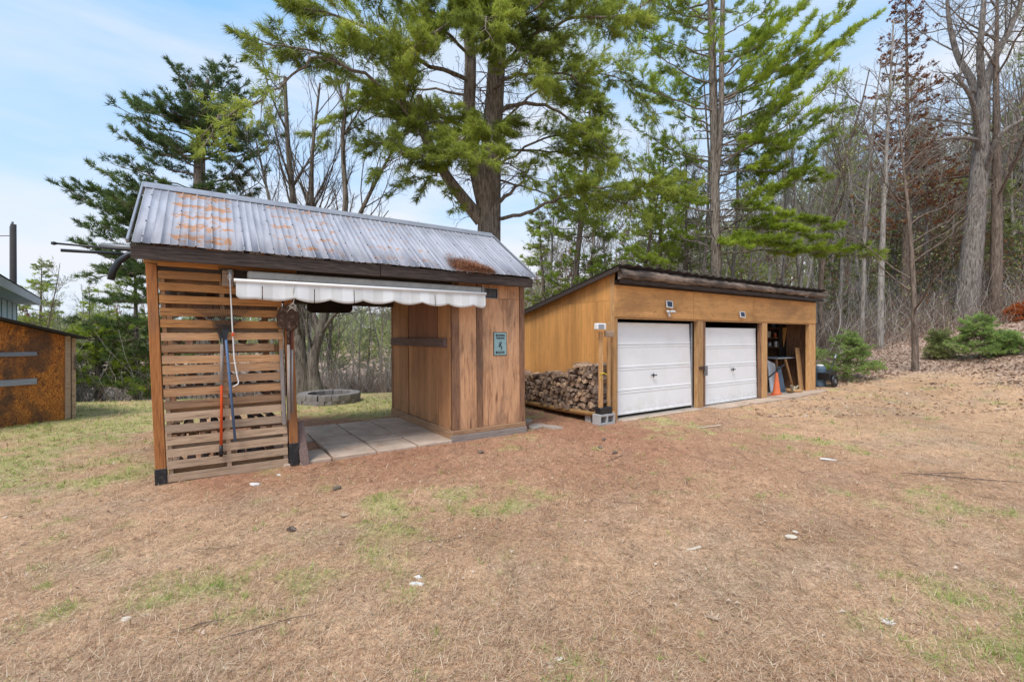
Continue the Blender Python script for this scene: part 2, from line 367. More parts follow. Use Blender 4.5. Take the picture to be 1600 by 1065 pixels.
# leaves and needles: colour from a per-tuft random value
def leafm(name, stops, trans=.35):
    s = N(name); a = s.n('ShaderNodeAttribute'); a.attribute_name = 'rnd'
    c = s.ramp(a.outputs['Fac'], stops)
    s.fin(c, .6, .25)
    tr = s.n('ShaderNodeBsdfTranslucent'); s.l(c, tr.inputs[0]); ms = s.n('ShaderNodeMixShader'); ms.inputs[0].default_value = trans
    s.l(s.p.outputs[0], ms.inputs[1]); s.l(tr.outputs[0], ms.inputs[2]); s.l(ms.outputs[0], s.o.inputs[0]); return s.m
G_pine = leafm('white_pine_needles', [(0, (.12, .15, .03)), (.4, (.29, .345, .06)), (.75, (.45, .52, .09)), (1, (.56, .58, .15))], .55)
G_pine_l = leafm('light_pine_needles', [(0, (.15, .20, .03)), (.5, (.36, .46, .055)), (1, (.58, .68, .10))], .55)
G_pine_d = leafm('dark_pine_needles', [(0, (.05, .08, .03)), (.6, (.12, .18, .05)), (1, (.22, .29, .08))], .45)
G_fir = leafm('fir_needles', [(0, (.14, .20, .06)), (.5, (.30, .43, .12)), (1, (.50, .62, .22))], .5)
G_olive = leafm('olive_needles', [(0, (.12, .15, .06)), (.6, (.31, .36, .13)), (1, (.48, .50, .22))], .45)
G_brown = leafm('dead_brown_leaves', [(0, (.14, .05, .03)), (.5, (.30, .12, .05)), (1, (.46, .25, .12))])
G_orange = leafm('orange_dead_needles', [(0, (.30, .07, .02)), (.5, (.50, .13, .03)), (1, (.60, .22, .06))])
G_yg = leafm('budding_leaves', [(0, (.24, .27, .09)), (1, (.50, .52, .22))])
G_straw = leafm('straw_blades', [(0, (.17, .09, .05)), (.3, (.40, .235, .14)), (.6, (.60, .41, .26)), (1, (.80, .66, .49))], .15)
G_grass = leafm('green_grass_blades', [(0, (.14, .20, .035)), (.5, (.29, .39, .08)), (1, (.55, .58, .20))], .3)
G_needle = leafm('fallen_pine_needles', [(0, (.14, .055, .03)), (.5, (.33, .14, .07)), (1, (.50, .26, .14))], .1)
G_litter = leafm('fallen_leaf_litter', [(0, (.17, .10, .065)), (.4, (.35, .22, .15)), (.75, (.52, .38, .28)), (1, (.70, .58, .48))], .15)

# ------------------------------------------------------------------ ground
SHED = Vector((-3.80, 4.94)); GAR = Vector((1.925, 8.54)); TH = math.atan2(.56, .828)
Uv = Vector((math.cos(TH), math.sin(TH))); Vv = Vector((-math.sin(TH), math.cos(TH)))
def loc_xy(o, u, v): return (o.x + Uv.x * u + Vv.x * v, o.y + Uv.y * u + Vv.y * v)
def masks(x, y):
    """green, needles, leaf litter weights of the ground at x, y"""
    n = fbm(x * 1.1, y * 1.1, 4); n2 = fbm(x * 3.1 + 40, y * 3.1, 3); n3 = fbm(x * .45 + 9, y * .45 + 3, 3)
    left = .9 * np.clip((-x - .38 * y - 1.2) / 2.5, 0, 1) * np.clip((y - 2.6) / 2, 0, 1)
    back = 1.5 * np.clip((y - 8.6) / 1.6, 0, 1) * (x < 1.0) * np.clip((1 - x) / 1.5, 0, 1)
    front = np.exp(-((x - .9) ** 2 / 4.0 + (y - 2.3) ** 2 / .5))
    spots = np.exp(-((x + .9) ** 2 / 3.0 + (y - 3.9) ** 2 / 1.1)) * .35 + np.exp(-((x - 3.6) ** 2 / 2.2 + (y - 8.2) ** 2 / .5)) * .9
    right = np.clip((x - 2.2) / 3, 0, 1) * np.clip((9 - y) / 3, 0, 1) * .35
    g = np.clip(left * 1.45 + back * 1.5 + front * .35 + spots * .6 + right * .45 + .22, 0, 1.6)
    n4 = fbm(x * 7.3 + 11, y * 7.3, 3); green = np.clip((g * .34 + n * .75 + n2 * .65 + n4 * .55 - 1.20) * 3.4, 0, 1)
    u = (x - SHED.x) * Uv.x + (y - SHED.y) * Uv.y; v = (x - SHED.x) * Vv.x + (y - SHED.y) * Vv.y
    dn = np.exp(-(np.maximum(np.abs(u - 4.2) - 2.0, 0) ** 2 / 1.2 + np.maximum(np.abs(v + .3) - .7, 0) ** 2 / 1.0))
    dn2 = np.exp(-(np.maximum(np.abs(u - 2.4) - 1.8, 0) ** 2 / .3 + np.maximum(np.abs(v - 1.6) - 1.9, 0) ** 2 / .8))
    dn3 = .78 * np.clip((x + 2.5) / 2, 0, 1) * np.clip((6 - x) / 4, 0, 1) * np.clip((y - 3) / 2.5, 0, 1)
    need = np.clip(np.maximum(np.maximum(dn, dn2), dn3) * (.50 + n3 * .9), 0, 1)
    zz = terrain(x, y)
    lit = np.clip((zz - .40) * 2.2 + (n - .5) * 1.6, 0, 1) * (x > 6) + np.clip((y - 13.2) / 1.5, 0, 1)
    lit = np.clip(lit + np.clip((y - 15) / 1.5, 0, 1), 0, 1)
    lawn_back = (x < 1.5)
    return green * (1 - lit), need * (1 - .6 * green) * (1 - lit), lit
def axis(lo, a, b, hi, fine, n_out):
    mid = np.arange(a, b, fine); k = np.linspace(0, 1, n_out) ** 2.2
    return np.r_[(a - (a - lo) * k[::-1][:-1]), mid, (b + (hi - b) * k)]
xs = axis(-260, -12, 17, 260, .115, 50); ys = axis(-60, 1.2, 17, 420, .115, 50)
X, Y = np.meshgrid(xs, ys); Z = terrain(X, Y)
gm, nm, lm = masks(X, Y)
hi_n = fbm(X * 4.5, Y * 4.5, 3)
colr = np.zeros(X.shape + (3,)); big = fbm(X * .8 + 3, Y * .8 + 11, 4)[..., None]
straw = np.array([.68, .44, .265]); straw2 = np.array([.63, .35, .20]); grn = np.array([.52, .51, .20]); nee = np.array([.52, .27, .165]); lit_c = np.array([.60, .43, .33])
colr = straw * big ** .5 * 1.25 + straw2 * (1 - big) * .25
pale = np.clip((fbm(X * 1.9 + 70, Y * 1.9, 4) - .52) * 5, 0, 1)[..., None]; colr = colr * (1 - pale * .35) + np.array([.50, .40, .30]) * pale * .35
colr = colr * (1 - nm[..., None]) + nee * nm[..., None]
colr = colr * (1 - .75 * gm[..., None]) + grn * .75 * gm[..., None]
colr = colr * (1 - lm[..., None]) + lit_c * lm[..., None]
colr *= (.86 + .28 * hi_n[..., None])
Z = Z + (hi_n - .5) * .022 * (np.abs(X) < 20)
ny, nx = X.shape; idx = np.arange(ny * nx).reshape(ny, nx)
quads = np.stack([idx[:-1, :-1], idx[:-1, 1:], idx[1:, 1:], idx[1:, :-1]], -1).reshape(-1, 4)
s = N('lawn_and_needle_ground'); a = s.n('ShaderNodeAttribute'); a.attribute_name = 'tint'
v = s.coord('Object'); f1 = s.noise(v, 34, 8, .72, .8); f2_ = s.noise(v, 130, 5, .7, .4); f3 = s.noise(v, 7, 5, .6)
c = s.mix(a.outputs['Color'], s.ramp(f1, [(.28, .36), (.5, .95), (.72, 1.5)]), .8, 'MULTIPLY')
c = s.mix(c, s.ramp(f2_, [(.3, .4), (.65, 1.4)]), .8, 'MULTIPLY'); mt = s.noise(s.coord('Object', (1, .35, 1)), 5.5, 8, .75, 1.5); c = s.mix(c, s.ramp(mt, [(.34, .55), (.47, 1.0), (.7, 1.12)]), .85, 'MULTIPLY'); c = s.mix(c, s.ramp(f3, [(.3, .8), (.7, 1.15)]), .7, 'MULTIPLY')
s.bump(s.math(f1, f2_, 'ADD'), .7, .03); M_ground = s.fin(c, .95, .1)
np_mesh('ground', np.c_[X.ravel(), Y.ravel(), Z.ravel()], quads, M_ground, attrs={'tint': colr.reshape(-1, 3)}, smooth=True, kind='structure')

# ------------------------------------------------------------------ blades, needles, leaves on the ground
def inside_buildings(x, y):
    u = (x - SHED.x) * Uv.x + (y - SHED.y) * Uv.y; v = (x - SHED.x) * Vv.x + (y - SHED.y) * Vv.y
    a = ((u > 3.5) & (u < 4.9) & (v > 0) & (v < 2.7)) | ((u > 2.1) & (u < 3.55) & (v > -.05) & (v < 2.3) & (fbm(x * 4, y * 4, 2) < .62))
    u = (x - GAR.x) * Uv.x + (y - GAR.y) * Uv.y; v = (x - GAR.x) * Vv.x + (y - GAR.y) * Vv.y
    return a | ((u > 0) & (u < 8.4) & (v > -.02) & (v < 4))
def scatter(n, far=15.0, near=1.6, pw=1.0):
    """points in front of the camera, denser near by"""
    y = near * (far / near) ** (rng.random(n) ** pw); x = (rng.random(n) * 2.5 - 1.25) * (y + .4)
    k = ~inside_buildings(x, y); return x[k], y[k]
def blades(name, x, y, length, width, tilt, m, up=False, **k):
    n = len(x); z = terrain(x, y) + (fbm(x * 4.5, y * 4.5, 3) - .5) * .022
    az = rng.random(n) * 2 * np.pi; el = np.abs(rng.normal(0, tilt, n)); el = np.clip(el, 0, 1.4)
    Ln = length * (.5 + rng.random(n)); d = np.c_[np.cos(az) * np.cos(el), np.sin(az) * np.cos(el), np.sin(el)]
    side = np.c_[-np.sin(az), np.cos(az), np.zeros(n)] * (width * (.6 + .8 * rng.random(n)))[:, None] / 2
    wd = np.clip(y / 4, .8, 3.0)[:, None]; side = side * wd
    p = np.c_[x, y, z + .002 + rng.random(n) * .010]
    Vt = np.empty((n, 3, 3)); Vt[:, 0] = p - side; Vt[:, 1] = p + side; Vt[:, 2] = p + d * Ln[:, None]
    r = np.repeat(np.clip(rng.normal(.5, .24, n), 0, 1), 3)
    return np_mesh(name, Vt.reshape(-1, 3), np.arange(n * 3).reshape(-1, 3), m, attrs={'rnd': r}, kind='stuff', **k)
x, y = scatter(235000, 14); g, nd, lt = masks(x, y); k = rng.random(len(x)) > np.clip(nd * .8 + g * .5 + lt * .7, 0, .93); blades('dry_grass', x[k], y[k], .055, .0032, .28, G_straw)
x, y = scatter(330000, 15); g, nd, lt = masks(x, y); k = rng.random(len(x)) < g * .5 + .015; blades('green_grass', x[k], y[k], .045, .0034, .55, G_grass)
x, y = scatter(330000, 13); g, nd, lt = masks(x, y); k = rng.random(len(x)) < nd * .62 + .05; blades('fallen_pine_needles', x[k], y[k], .07, .0022, .16, G_needle)
def tufts(name, n, m, per, fn, length):
    x, y = scatter(n * 6, 12, 2.0); g, nd, lt = masks(x, y); k = (rng.random(len(x)) < fn(g, nd, lt)); x = x[k][:n]; y = y[k][:n]; s_ = np.repeat(.25 + rng.random(len(x)), per); X_ = np.repeat(x, per) + rng.normal(0, .028, len(x) * per) * s_; Y_ = np.repeat(y, per) + rng.normal(0, .022, len(y) * per) * s_
    blades(name, X_, Y_, length, .004, .75, m)
tufts('grass_tufts', 2600, G_grass, 12, lambda g, nd, lt: g * .5 + .004, .05)
tufts('dry_tufts', 2600, G_straw, 9, lambda g, nd, lt: .25 * (1 - nd) + 0 * g, .055)
# leaf litter (folded quads as two triangles)
def litter(name, x, y, size, m, **k_):
    n = len(x); z = terrain(x, y) + .004 + rng.random(n) * .02; p = np.c_[x, y, z]
    az = rng.random(n) * 6.283; a = np.c_[np.cos(az), np.sin(az), rng.normal(0, .25, n)]; b = np.c_[-np.sin(az), np.cos(az), rng.normal(0, .25, n)]
    sz = (size * (.5 + rng.random(n)))[:, None]; up = np.c_[np.zeros(n), np.zeros(n), rng.random(n) * .4] * sz
    Vt = np.empty((n, 4, 3)); Vt[:, 0] = p - a * sz * .6; Vt[:, 1] = p - b * sz * .4 + up; Vt[:, 2] = p + a * sz * .6; Vt[:, 3] = p + b * sz * .4 + up
    i = np.arange(n)[:, None] * 4; Fc = np.concatenate([i + np.array([0, 1, 2]), i + np.array([0, 2, 3])])
    return np_mesh(name, Vt.reshape(-1, 3), Fc, m, attrs={'rnd': np.repeat(rng.random(n), 4)}, kind='stuff')
y = 9 + 30 * rng.random(100000) ** 1.8; x = 5 + (y * 1.3 - 3) * rng.random(100000); g, nd, lt = masks(x, y); k = (rng.random(len(x)) < lt * .95 + .03) & ~inside_buildings(x, y) & (x < 45)
litter('leaf_litter', x[k], y[k], .055, G_litter)
x, y = scatter(1100, 14, 2.4); litter('scattered_dead_leaves', x, y, .022, G_litter)

# ------------------------------------------------------------------ tree machinery
class T:
    """tubes as numpy: list of (points, radii, sides)"""
    def __init__(s): s.V = []; s.F = []; s.n = 0
    def tube(s, P, r, k=5):
        P = np.asarray(P, float); r = np.asarray(r, float); n = len(P)
        t = np.empty_like(P); t[1:-1] = P[2:] - P[:-2]; t[0] = P[1] - P[0]; t[-1] = P[-1] - P[-2]
        t /= np.linalg.norm(t, axis=1)[:, None] + 1e-9
        ref = np.array([.31, .92, .23]) if abs(t[0][2]) > .6 else np.array([.1, .15, .98])
        a = np.cross(t, ref); a /= np.linalg.norm(a, axis=1)[:, None] + 1e-9; b = np.cross(t, a)
        th = np.arange(k) * 2 * np.pi / k
        ring = P[:, None] + (a[:, None] * np.cos(th)[None, :, None] + b[:, None] * np.sin(th)[None, :, None]) * r[:, None, None]
        s.V.append(ring.reshape(-1, 3)); i = np.arange(n - 1)[:, None] * k; j = np.arange(k)[None]; j2 = (j + 1) % k
        q = np.stack([i + j, i + j2, i + k + j2, i + k + j], -1).reshape(-1, 4) + s.n
        s.F.append(q); s.n += n * k
    def mesh(s, name, m, parent=None, origin=(0, 0, 0), **k):
        return np_mesh(name, np.concatenate(s.V) - np.array(origin), np.concatenate(s.F), m, parent, smooth=True, **k)
class Lf:
    def __init__(s): s.P = []; s.D = []; s.n = 0
    def add(s, p, d): s.P.append(p); s.D.append(d)
    def mesh(s, name, m, parent=None, k=12, L=.12, w_=.012, spread=.75, droop=.1, origin=(0, 0, 0), rs=None, **kw):
        g = rs or rng
        P = np.array(s.P); D = np.array(s.D); n = len(P)
        v = g.normal(0, 1, (n, k, 3)) * spread + D[:, None]; v[..., 2] -= droop; v /= np.linalg.norm(v, axis=2)[..., None]
        Ln = L * (.6 + .7 * g.random((n, k, 1))); side = np.cross(v, g.normal(0, 1, (n, k, 3))); side /= np.linalg.norm(side, axis=2)[..., None] + 1e-9
        p = P[:, None] + g.normal(0, L * .12, (n, k, 3))
        Vt = np.empty((n, k, 3, 3)); Vt[:, :, 0] = p - side * w_ / 2; Vt[:, :, 1] = p + side * w_ / 2; Vt[:, :, 2] = p + v * Ln
        clump = fbm(P[:, 0] * 1.3 + P[:, 2] * .9, P[:, 1] * 1.3 - P[:, 2] * 1.1, 3)
        r = np.clip((clump - .5) * 1.4 + .48 + g.normal(0, .16, n), 0, 1); r = np.repeat(r, k * 3)
        return np_mesh(name, Vt.reshape(-1, 3) - np.array(origin), np.arange(n * k * 3).reshape(-1, 3), m, parent, attrs={'rnd': r}, **kw)
def spline(pts, n):
    pts = np.asarray(pts, float); m_ = len(pts) - 1; out_ = []
    pp = np.vstack([2 * pts[0] - pts[1], pts, 2 * pts[-1] - pts[-2]])
    for t in np.linspace(0, m_ - 1e-6, n):
        i = int(t); f = t - i; p0, p1, p2, p3 = pp[i:i + 4]
        out_.append(.5 * ((2 * p1) + (-p0 + p2) * f + (2 * p0 - 5 * p1 + 4 * p2 - p3) * f * f + (-p0 + 3 * p1 - 3 * p2 + p3) * f ** 3))
    return np.array(out_)
UP = np.array([0, 0, 1.])
def nrm(v): return v / (np.linalg.norm(v) + 1e-9)
def pine_limb(t, lf, pts, r0, g, fol0=.25, dens=1.0, width=.35, flat=.35, sub=.20, hang=0, k0=6):
    """conifer limb: spline through pts, side sprays and their twigs carrying tufts"""
    P = spline(pts, max(8, 4 * len(pts))); n = len(P)
    P[1:] += g.normal(0, .025, (n - 1, 3)); seg = np.linalg.norm(np.diff(P, axis=0), axis=1); Ln = seg.sum(); cum = np.r_[0, np.cumsum(seg)] / Ln
    t.tube(P, r0 * .62 * (1 - cum * .9) + .004, k0)
    s_ = fol0 * Ln; side = 1
    while s_ < Ln:
        f = s_ / Ln; i = min(np.searchsorted(cum, f), n - 1); i = max(i, 1); p = P[i - 1] + (P[i] - P[i - 1]) * ((f - cum[i - 1]) / (cum[i] - cum[i - 1] + 1e-9))
        tg = nrm(P[i] - P[i - 1]); sd_ = nrm(np.cross(tg, UP)) * side; side = -side
        l2 = min(Ln, 4.5) * width * (1.05 - .75 * f) * g.uniform(.55, 1.15) + .12
        d = nrm(tg * g.uniform(.5, .95) + sd_ * g.uniform(.6, 1) + UP * (g.normal(.05, flat) - hang))
        m_ = 5; q = [p]; dd = d
        for j in range(m_): dd = nrm(dd + UP * (.07 - hang * .25) + g.normal(0, .12, 3)); q.append(q[-1] + dd * l2 / m_)
        q = np.array(q); t.tube(q, np.linspace(max(.012, r0 * .22 * (1 - f)), .003, m_ + 1), 3)
        nt_ = max(3, int(l2 / .085 * dens)); sgn = 1
        for j in range(nt_):
            ff = .22 + .78 * (j + g.random() * .6) / nt_; ii = min(int(ff * m_), m_ - 1); b = q[ii] + (q[ii + 1] - q[ii]) * (ff * m_ - ii); t2 = nrm(q[ii + 1] - q[ii])
            s2 = nrm(np.cross(t2, UP)) * sgn; sgn = -sgn; l3 = l2 * .34 * (1.15 - ff) + .09
            d3 = nrm(t2 + s2 * g.uniform(.4, 1) + UP * (g.normal(.12, .25) - hang * .6)); e = b + d3 * l3
            if l3 > .14: t.tube(np.array([b, e]), [.004, .002], 3)
            for q_ in np.arange(.25, 1.01, max(.24, .06 / l3)): lf.add(b + d3 * l3 * q_ + g.normal(0, .012, 3), d3)
        lf.add(q[-1], dd)
        s_ += sub * g.uniform(.7, 1.3)
    lf.add(P[-1], nrm(P[-1] - P[-2]))
def bare(t, p, d, Ln, r, lvl, g, up=.12, wander=.14, nb=(7, 5, 4, 3), ang=.8, first=.3, k=None, ratio=.5, lf=None, minr=.004):
    m_ = 7 if lvl == 0 else 5 if lvl == 1 else 4; P = [np.array(p, float)]; dd = nrm(np.array(d, float))
    for i in range(m_): dd = nrm(dd + g.normal(0, wander, 3) + UP * up); P.append(P[-1] + dd * Ln / m_)
    P = np.array(P); rad = np.maximum(r * np.linspace(1, .30, m_ + 1), minr); t.tube(P, rad, k or (7, 5, 4, 3)[min(lvl, 3)])
    if lf is not None and lvl >= 2: lf.add(P[-1], dd); lf.add(P[-2], dd)
    if lvl >= len(nb): return
    n = nb[lvl]
    for i in range(n):
        f = first + (1 - first) * (i + g.random() * .8) / n if lvl == 0 else .2 + .8 * (i + g.random()) / n
        f = min(f, .99); ii = min(int(f * m_), m_ - 1); b = P[ii] + (P[ii + 1] - P[ii]) * (f * m_ - ii); tg = nrm(P[ii + 1] - P[ii])
        o = nrm(np.cross(tg, g.normal(0, 1, 3))); d2 = nrm(tg * math.cos(ang) + o * math.sin(ang) * g.uniform(.8, 1.15))
        bare(t, b, d2, Ln * ratio * g.uniform(.6, 1.1) * (1.15 - .6 * f), r * (1 - .65 * f) * .5, lvl + 1, g, up, wander * 1.3, nb, ang, first, None, ratio, lf, minr)

def tree(name, base, parts, **k):
    e = empty(name, base, **k)
    for pn, bld, m, kw in parts:
        bld.mesh(pn, m, e, origin=base, **kw)
    return e
def A(px, py, d): return np.array(at(px, py, d))

# ---- big white pine behind the woodshed
def central_pine():
    g = np.random.default_rng(11); t = T(); tr = T(); lf = Lf(); D = 12.0
    bx = (762 - CX) / F * D; base = (bx, D, TZ(bx, D) - .1)
    tr.tube(spline([base, A(763, 430, D), A(765, 330, D), A(768, 225, D), A(775, 120, D), A(780, 0, D), A(785, -160, D), A(790, -330, D)], 26), np.linspace(.36, .14, 26), 12)
    tr.tube(spline([A(760, 335, D), A(745, 270, D - .1), A(733, 190, D - .15), A(735, 90, D - .1), A(725, -20, D), A(715, -180, D)], 18), np.linspace(.21, .11, 18), 10)
    tr.tube(spline([A(752, 345, D), A(722, 308, D - .2), A(693, 268, D - .4), A(668, 215, D - .5), A(655, 150, D - .5)], 12), np.linspace(.19, .08, 12), 8)
    L_ = [  # (pixel and depth points, radius, foliage start, density, hang)
        ([(690, 265, 11.6), (660, 215, 11), (620, 140, 10.5), (600, 60, 10.2)], .09, .35, 1.1, .0),
        ([(735, 190, 11.8), (640, 165, 11), (560, 110, 10), (490, 82, 9), (400, 62, 8.2)], .10, .25, 1.25, .05),
        ([(560, 112, 10), (500, 90, 9.2), (455, 120, 8.8), (400, 160, 8.5), (340, 185, 8.2), (330, 215, 8.1)], .05, .45, .35, .25),
        ([(740, 130, 11.9), (660, 95, 11), (560, 40, 10), (470, 10, 9.4), (420, -20, 9)], .09, .2, 1.25, .0),
        ([(738, 200, 11.9), (680, 190, 11), (620, 215, 10.5), (570, 230, 10.2)], .06, .25, 1.2, .1),
        ([(740, 230, 11.9), (700, 245, 10.8), (640, 240, 10), (600, 262, 9.8)], .06, .2, 1.3, .15),
        ([(755, 200, 11.7), (740, 205, 10.8), (715, 225, 9.8), (690, 250, 9.4)], .05, .2, 1.5, .15),
        ([(760, 180, 11.7), (762, 190, 10.6), (768, 212, 9.8), (765, 245, 9.5)], .05, .25, 1.5, .25),
        ([(770, 140, 11.8), (800, 120, 11.2), (850, 110, 11), (905, 130, 10.8), (950, 175, 10.6)], .07, .2, 1.2, .1),
        ([(775, 175, 11.9), (825, 160, 12), (880, 178, 12.4), (925, 230, 12.6), (950, 260, 12.8)], .09, .3, .62, .15),
        ([(770, 240, 12), (830, 235, 12), (900, 240, 12), (960, 250, 12)], .06, .25, .62, .1),
        ([(775, 320, 12), (815, 285, 11.8), (830, 250, 11.8)], .09, .5, .5, .0),
        ([(775, 342, 12), (830, 330, 11.4), (880, 305, 11), (940, 292, 10.6), (1010, 292, 10.4), (1080, 300, 10.3)], .075, .35, 1.1, .12),
        ([(770, 120, 11.9), (830, 60, 11), (900, 30, 10.5), (980, 25, 10), (1040, -10, 10)], .08, .2, 1.1, .0),
        ([(770, 90, 11.9), (800, 40, 10.8), (840, 10, 10), (870, -30, 9.6)], .07, .15, 1.3, .05),
        ([(735, 90, 11.8), (690, 40, 11), (640, 0, 10.3), (600, -40, 10)], .07, .15, 1.3, .0),
        ([(735, 60, 11.8), (720, 30, 10.8), (680, 50, 10), (640, 80, 9.8)], .06, .15, 1.3, .1),
        ([(770, 60, 11.9), (790, 60, 10.8), (820, 90, 10), (850, 140, 9.8)], .06, .15, 1.2, .15),
        ([(780, 20, 11.9), (850, -20, 12.4), (930, -10, 13), (990, 40, 13.2)], .07, .2, 1.1, .1),
        ([(775, 260, 12), (850, 215, 11.6), (920, 210, 11), (985, 260, 10.6)], .05, .3, .62, .2),
        ([(775, 200, 12), (860, 130, 12.6), (960, 120, 13), (1030, 180, 13)], .05, .3, .62, .2),
        ([(860, 315, 11.2), (920, 300, 10.8), (980, 320, 10.6), (1020, 350, 10.6)], .03, .2, .62, .25),
        ([(775, 280, 12), (840, 300, 12.6), (900, 330, 13), (950, 370, 13)], .04, .4, .62, .2),
        ([(735, 150, 11.8), (650, 140, 12.4), (560, 170, 12.8), (500, 215, 12.8)], .05, .3, 1.1, .2),
        ([(690, 268, 11.6), (665, 280, 11), (640, 275, 10.8), (618, 300, 10.8)], .04, .3, 1.0, .2),
        ([(700, 280, 11.8), (705, 300, 11.4), (715, 330, 11.2)], .03, .3, .7, .3),
        ([(750, 215, 11.8), (715, 215, 12.3), (660, 185, 13), (600, 180, 13.4)], .06, .2, 1.1, .05),
        ([(765, 250, 11.8), (790, 255, 11), (840, 285, 10.6)], .04, .4, .6, .2),
        ([(760, 60, 11.8), (740, 10, 10.6), (745, -30, 9.8)], .06, .1, 1.3, .0),
        ([(775, 100, 11.8), (770, 40, 10.5), (760, 30, 9.5), (765, 60, 9)], .05, .3, 1.4, .2),
    ]
    for pts, r, f0, dn, hg in L_:
        pine_limb(t, lf, [A(*q) for q in pts], r, g, f0, dn * 1.0, .34, .34, .14, hg)
    for i in range(26):                                  # crown above the frame
        z0 = g.uniform(9.8, 16.5); az = g.uniform(0, 6.283); Ln = g.uniform(1.8, 3.6) * (1.25 - (z0 - 9) / 12)
        p = np.array([bx + .2, D, z0]); d = np.array([math.cos(az), math.sin(az), .25])
        pine_limb(t, lf, [p, p + d * Ln * .5, p + d * Ln], .05, g, .2, .6, .3, .3, .3)
    # dead twigs on the trunk
    for i in range(60):
        zz = g.uniform(4.6, 8.6); az = g.uniform(0, 6.283); p = np.array([bx + .05, D, zz])
        bare(t, p, [math.cos(az), math.sin(az), g.uniform(-.2, .5)], g.uniform(.8, 1.9), .018, 2, g, .02, .2, (0, 0, 5, 3), .7)
    return tree('white_pine', base, [('trunk', tr, K_pine, {}), ('limb', t, K_pine, {}), ('crown', lf, G_pine, dict(k=13, L=.15, w_=.0145, spread=.62, droop=.2, rs=g))],
        label='massive white pine with twin forked trunk rising behind the metal-roofed woodshed', cat='tree')
central_pine()

# ---- pine behind the garage
def garage_pine():
    g = np.random.default_rng(5); t = T(); tr = T(); lf = Lf(); D = 16.5
    bx = (1120 - CX) / F * D; base = (bx, D, TZ(bx, D) - .1)
    tr.tube(spline([base, A(1119, 430, D), A(1117, 320, D), A(1116, 200, D), A(1112, 60, D), A(1108, -120, D), A(1100, -300, D)], 24), np.linspace(.21, .08, 24), 10)
    tr.tube(spline([A(1117, 300, D), A(1126, 200, D - .2), A(1128, 60, D - .2), A(1132, -100, D)], 12), np.linspace(.11, .07, 12), 8)
    tip = [(1275, 100), (1330, 60), (1365, 28), (1310, 118), (1330, 10), (1270, 30), (1220, -10), (1295, 215), (1225, 232), (1300, 170), (1190, 60), (1240, 130), (1280, -20)]
    for i, (x_, y_) in enumerate(tip):
        y0 = y_ + g.uniform(60, 130) + (x_ - 1118) * .12; dd = g.uniform(-2.2, 1.6)
        pine_limb(t, lf, [A(1118, y0, D), A(1118 + (x_ - 1118) * .5, (y0 + y_) / 2 + 18, D + dd * .5), A(x_, y_, D + dd)], .06, g, .22, 1.0, .25, .22, .2)
    tip2 = [(1290, 372), (1375, 402), (1250, 385), (1290, 280), (1205, 330), (1170, 390), (1240, 232), (1230, 380), (1310, 355)]
    for i, (x_, y_) in enumerate(tip2):
        y0 = y_ - 8 + g.uniform(-10, 14); dd = g.uniform(-2.6, -.6); y0 = min(y0, 400)
        pine_limb(t, lf, [A(1119, y0, D), A(1119 + (x_ - 1119) * .5, (y0 + y_) / 2 - 6, D + dd * .6), A(x_, y_, D + dd)], .045, g, .28, 1.6, .20, .10, .13)
    tip3 = [(1000, 60), (960, 20), (1010, -10), (1040, 105), (1020, 140), (985, 195), (1000, 250), (1060, 220), (1040, 300), (1060, 345), (1010, 330), (960, 370), (1080, 160), (1050, 20), (970, 110)]
    for i, (x_, y_) in enumerate(tip3):
        y0 = y_ + g.uniform(10, 60) + (1118 - x_) * .15; dd = g.uniform(-2.2, 1.5)
        pine_limb(t, lf, [A(1117, y0, D), A(1117 + (x_ - 1117) * .5, (y0 + y_) / 2 + 10, D + dd * .5), A(x_, y_, D + dd)], .05, g, .35, .95, .25, .25, .22)
    for i in range(34):
        yy = g.uniform(-40, 330); az = g.uniform(0, 6.283); p = A(1118, yy, D); Ln = g.uniform(1.2, 2.6)
        d = np.array([math.cos(az), math.sin(az), .25]); pine_limb(t, lf, [p, p + d * Ln * .5 - UP * .05, p + d * Ln], .04, g, .35, .9, .28, .25, .24)
    for i in range(22):
        z0 = g.uniform(13, 21); az = g.uniform(0, 6.283); Ln = g.uniform(1.5, 3.0) * (1.3 - (z0 - 12) / 12); p = np.array([bx - .2, D, z0]); d = np.array([math.cos(az), math.sin(az), .3])
        pine_limb(t, lf, [p, p + d * Ln * .5, p + d * Ln], .04, g, .2, .6, .3, .3, .3)
    for i in range(50):
        zz = g.uniform(3.5, 9); az = g.uniform(0, 6.283); p = np.array([bx, D, zz])
        bare(t, p, [math.cos(az), math.sin(az), g.uniform(-.1, .4)], g.uniform(.8, 2.2), .02, 2, g, .02, .15, (0, 0, 5, 3), .7)
    return tree('white_pine', base, [('trunk', tr, K_pine, {}), ('limb', t, K_pine, {}), ('crown', lf, G_pine_l, dict(k=11, L=.15, w_=.019, spread=.6, droop=-.05, rs=g))],
        label='tall bright green pine with flat spreading limbs directly behind the two-door garage', cat='tree')
garage_pine()

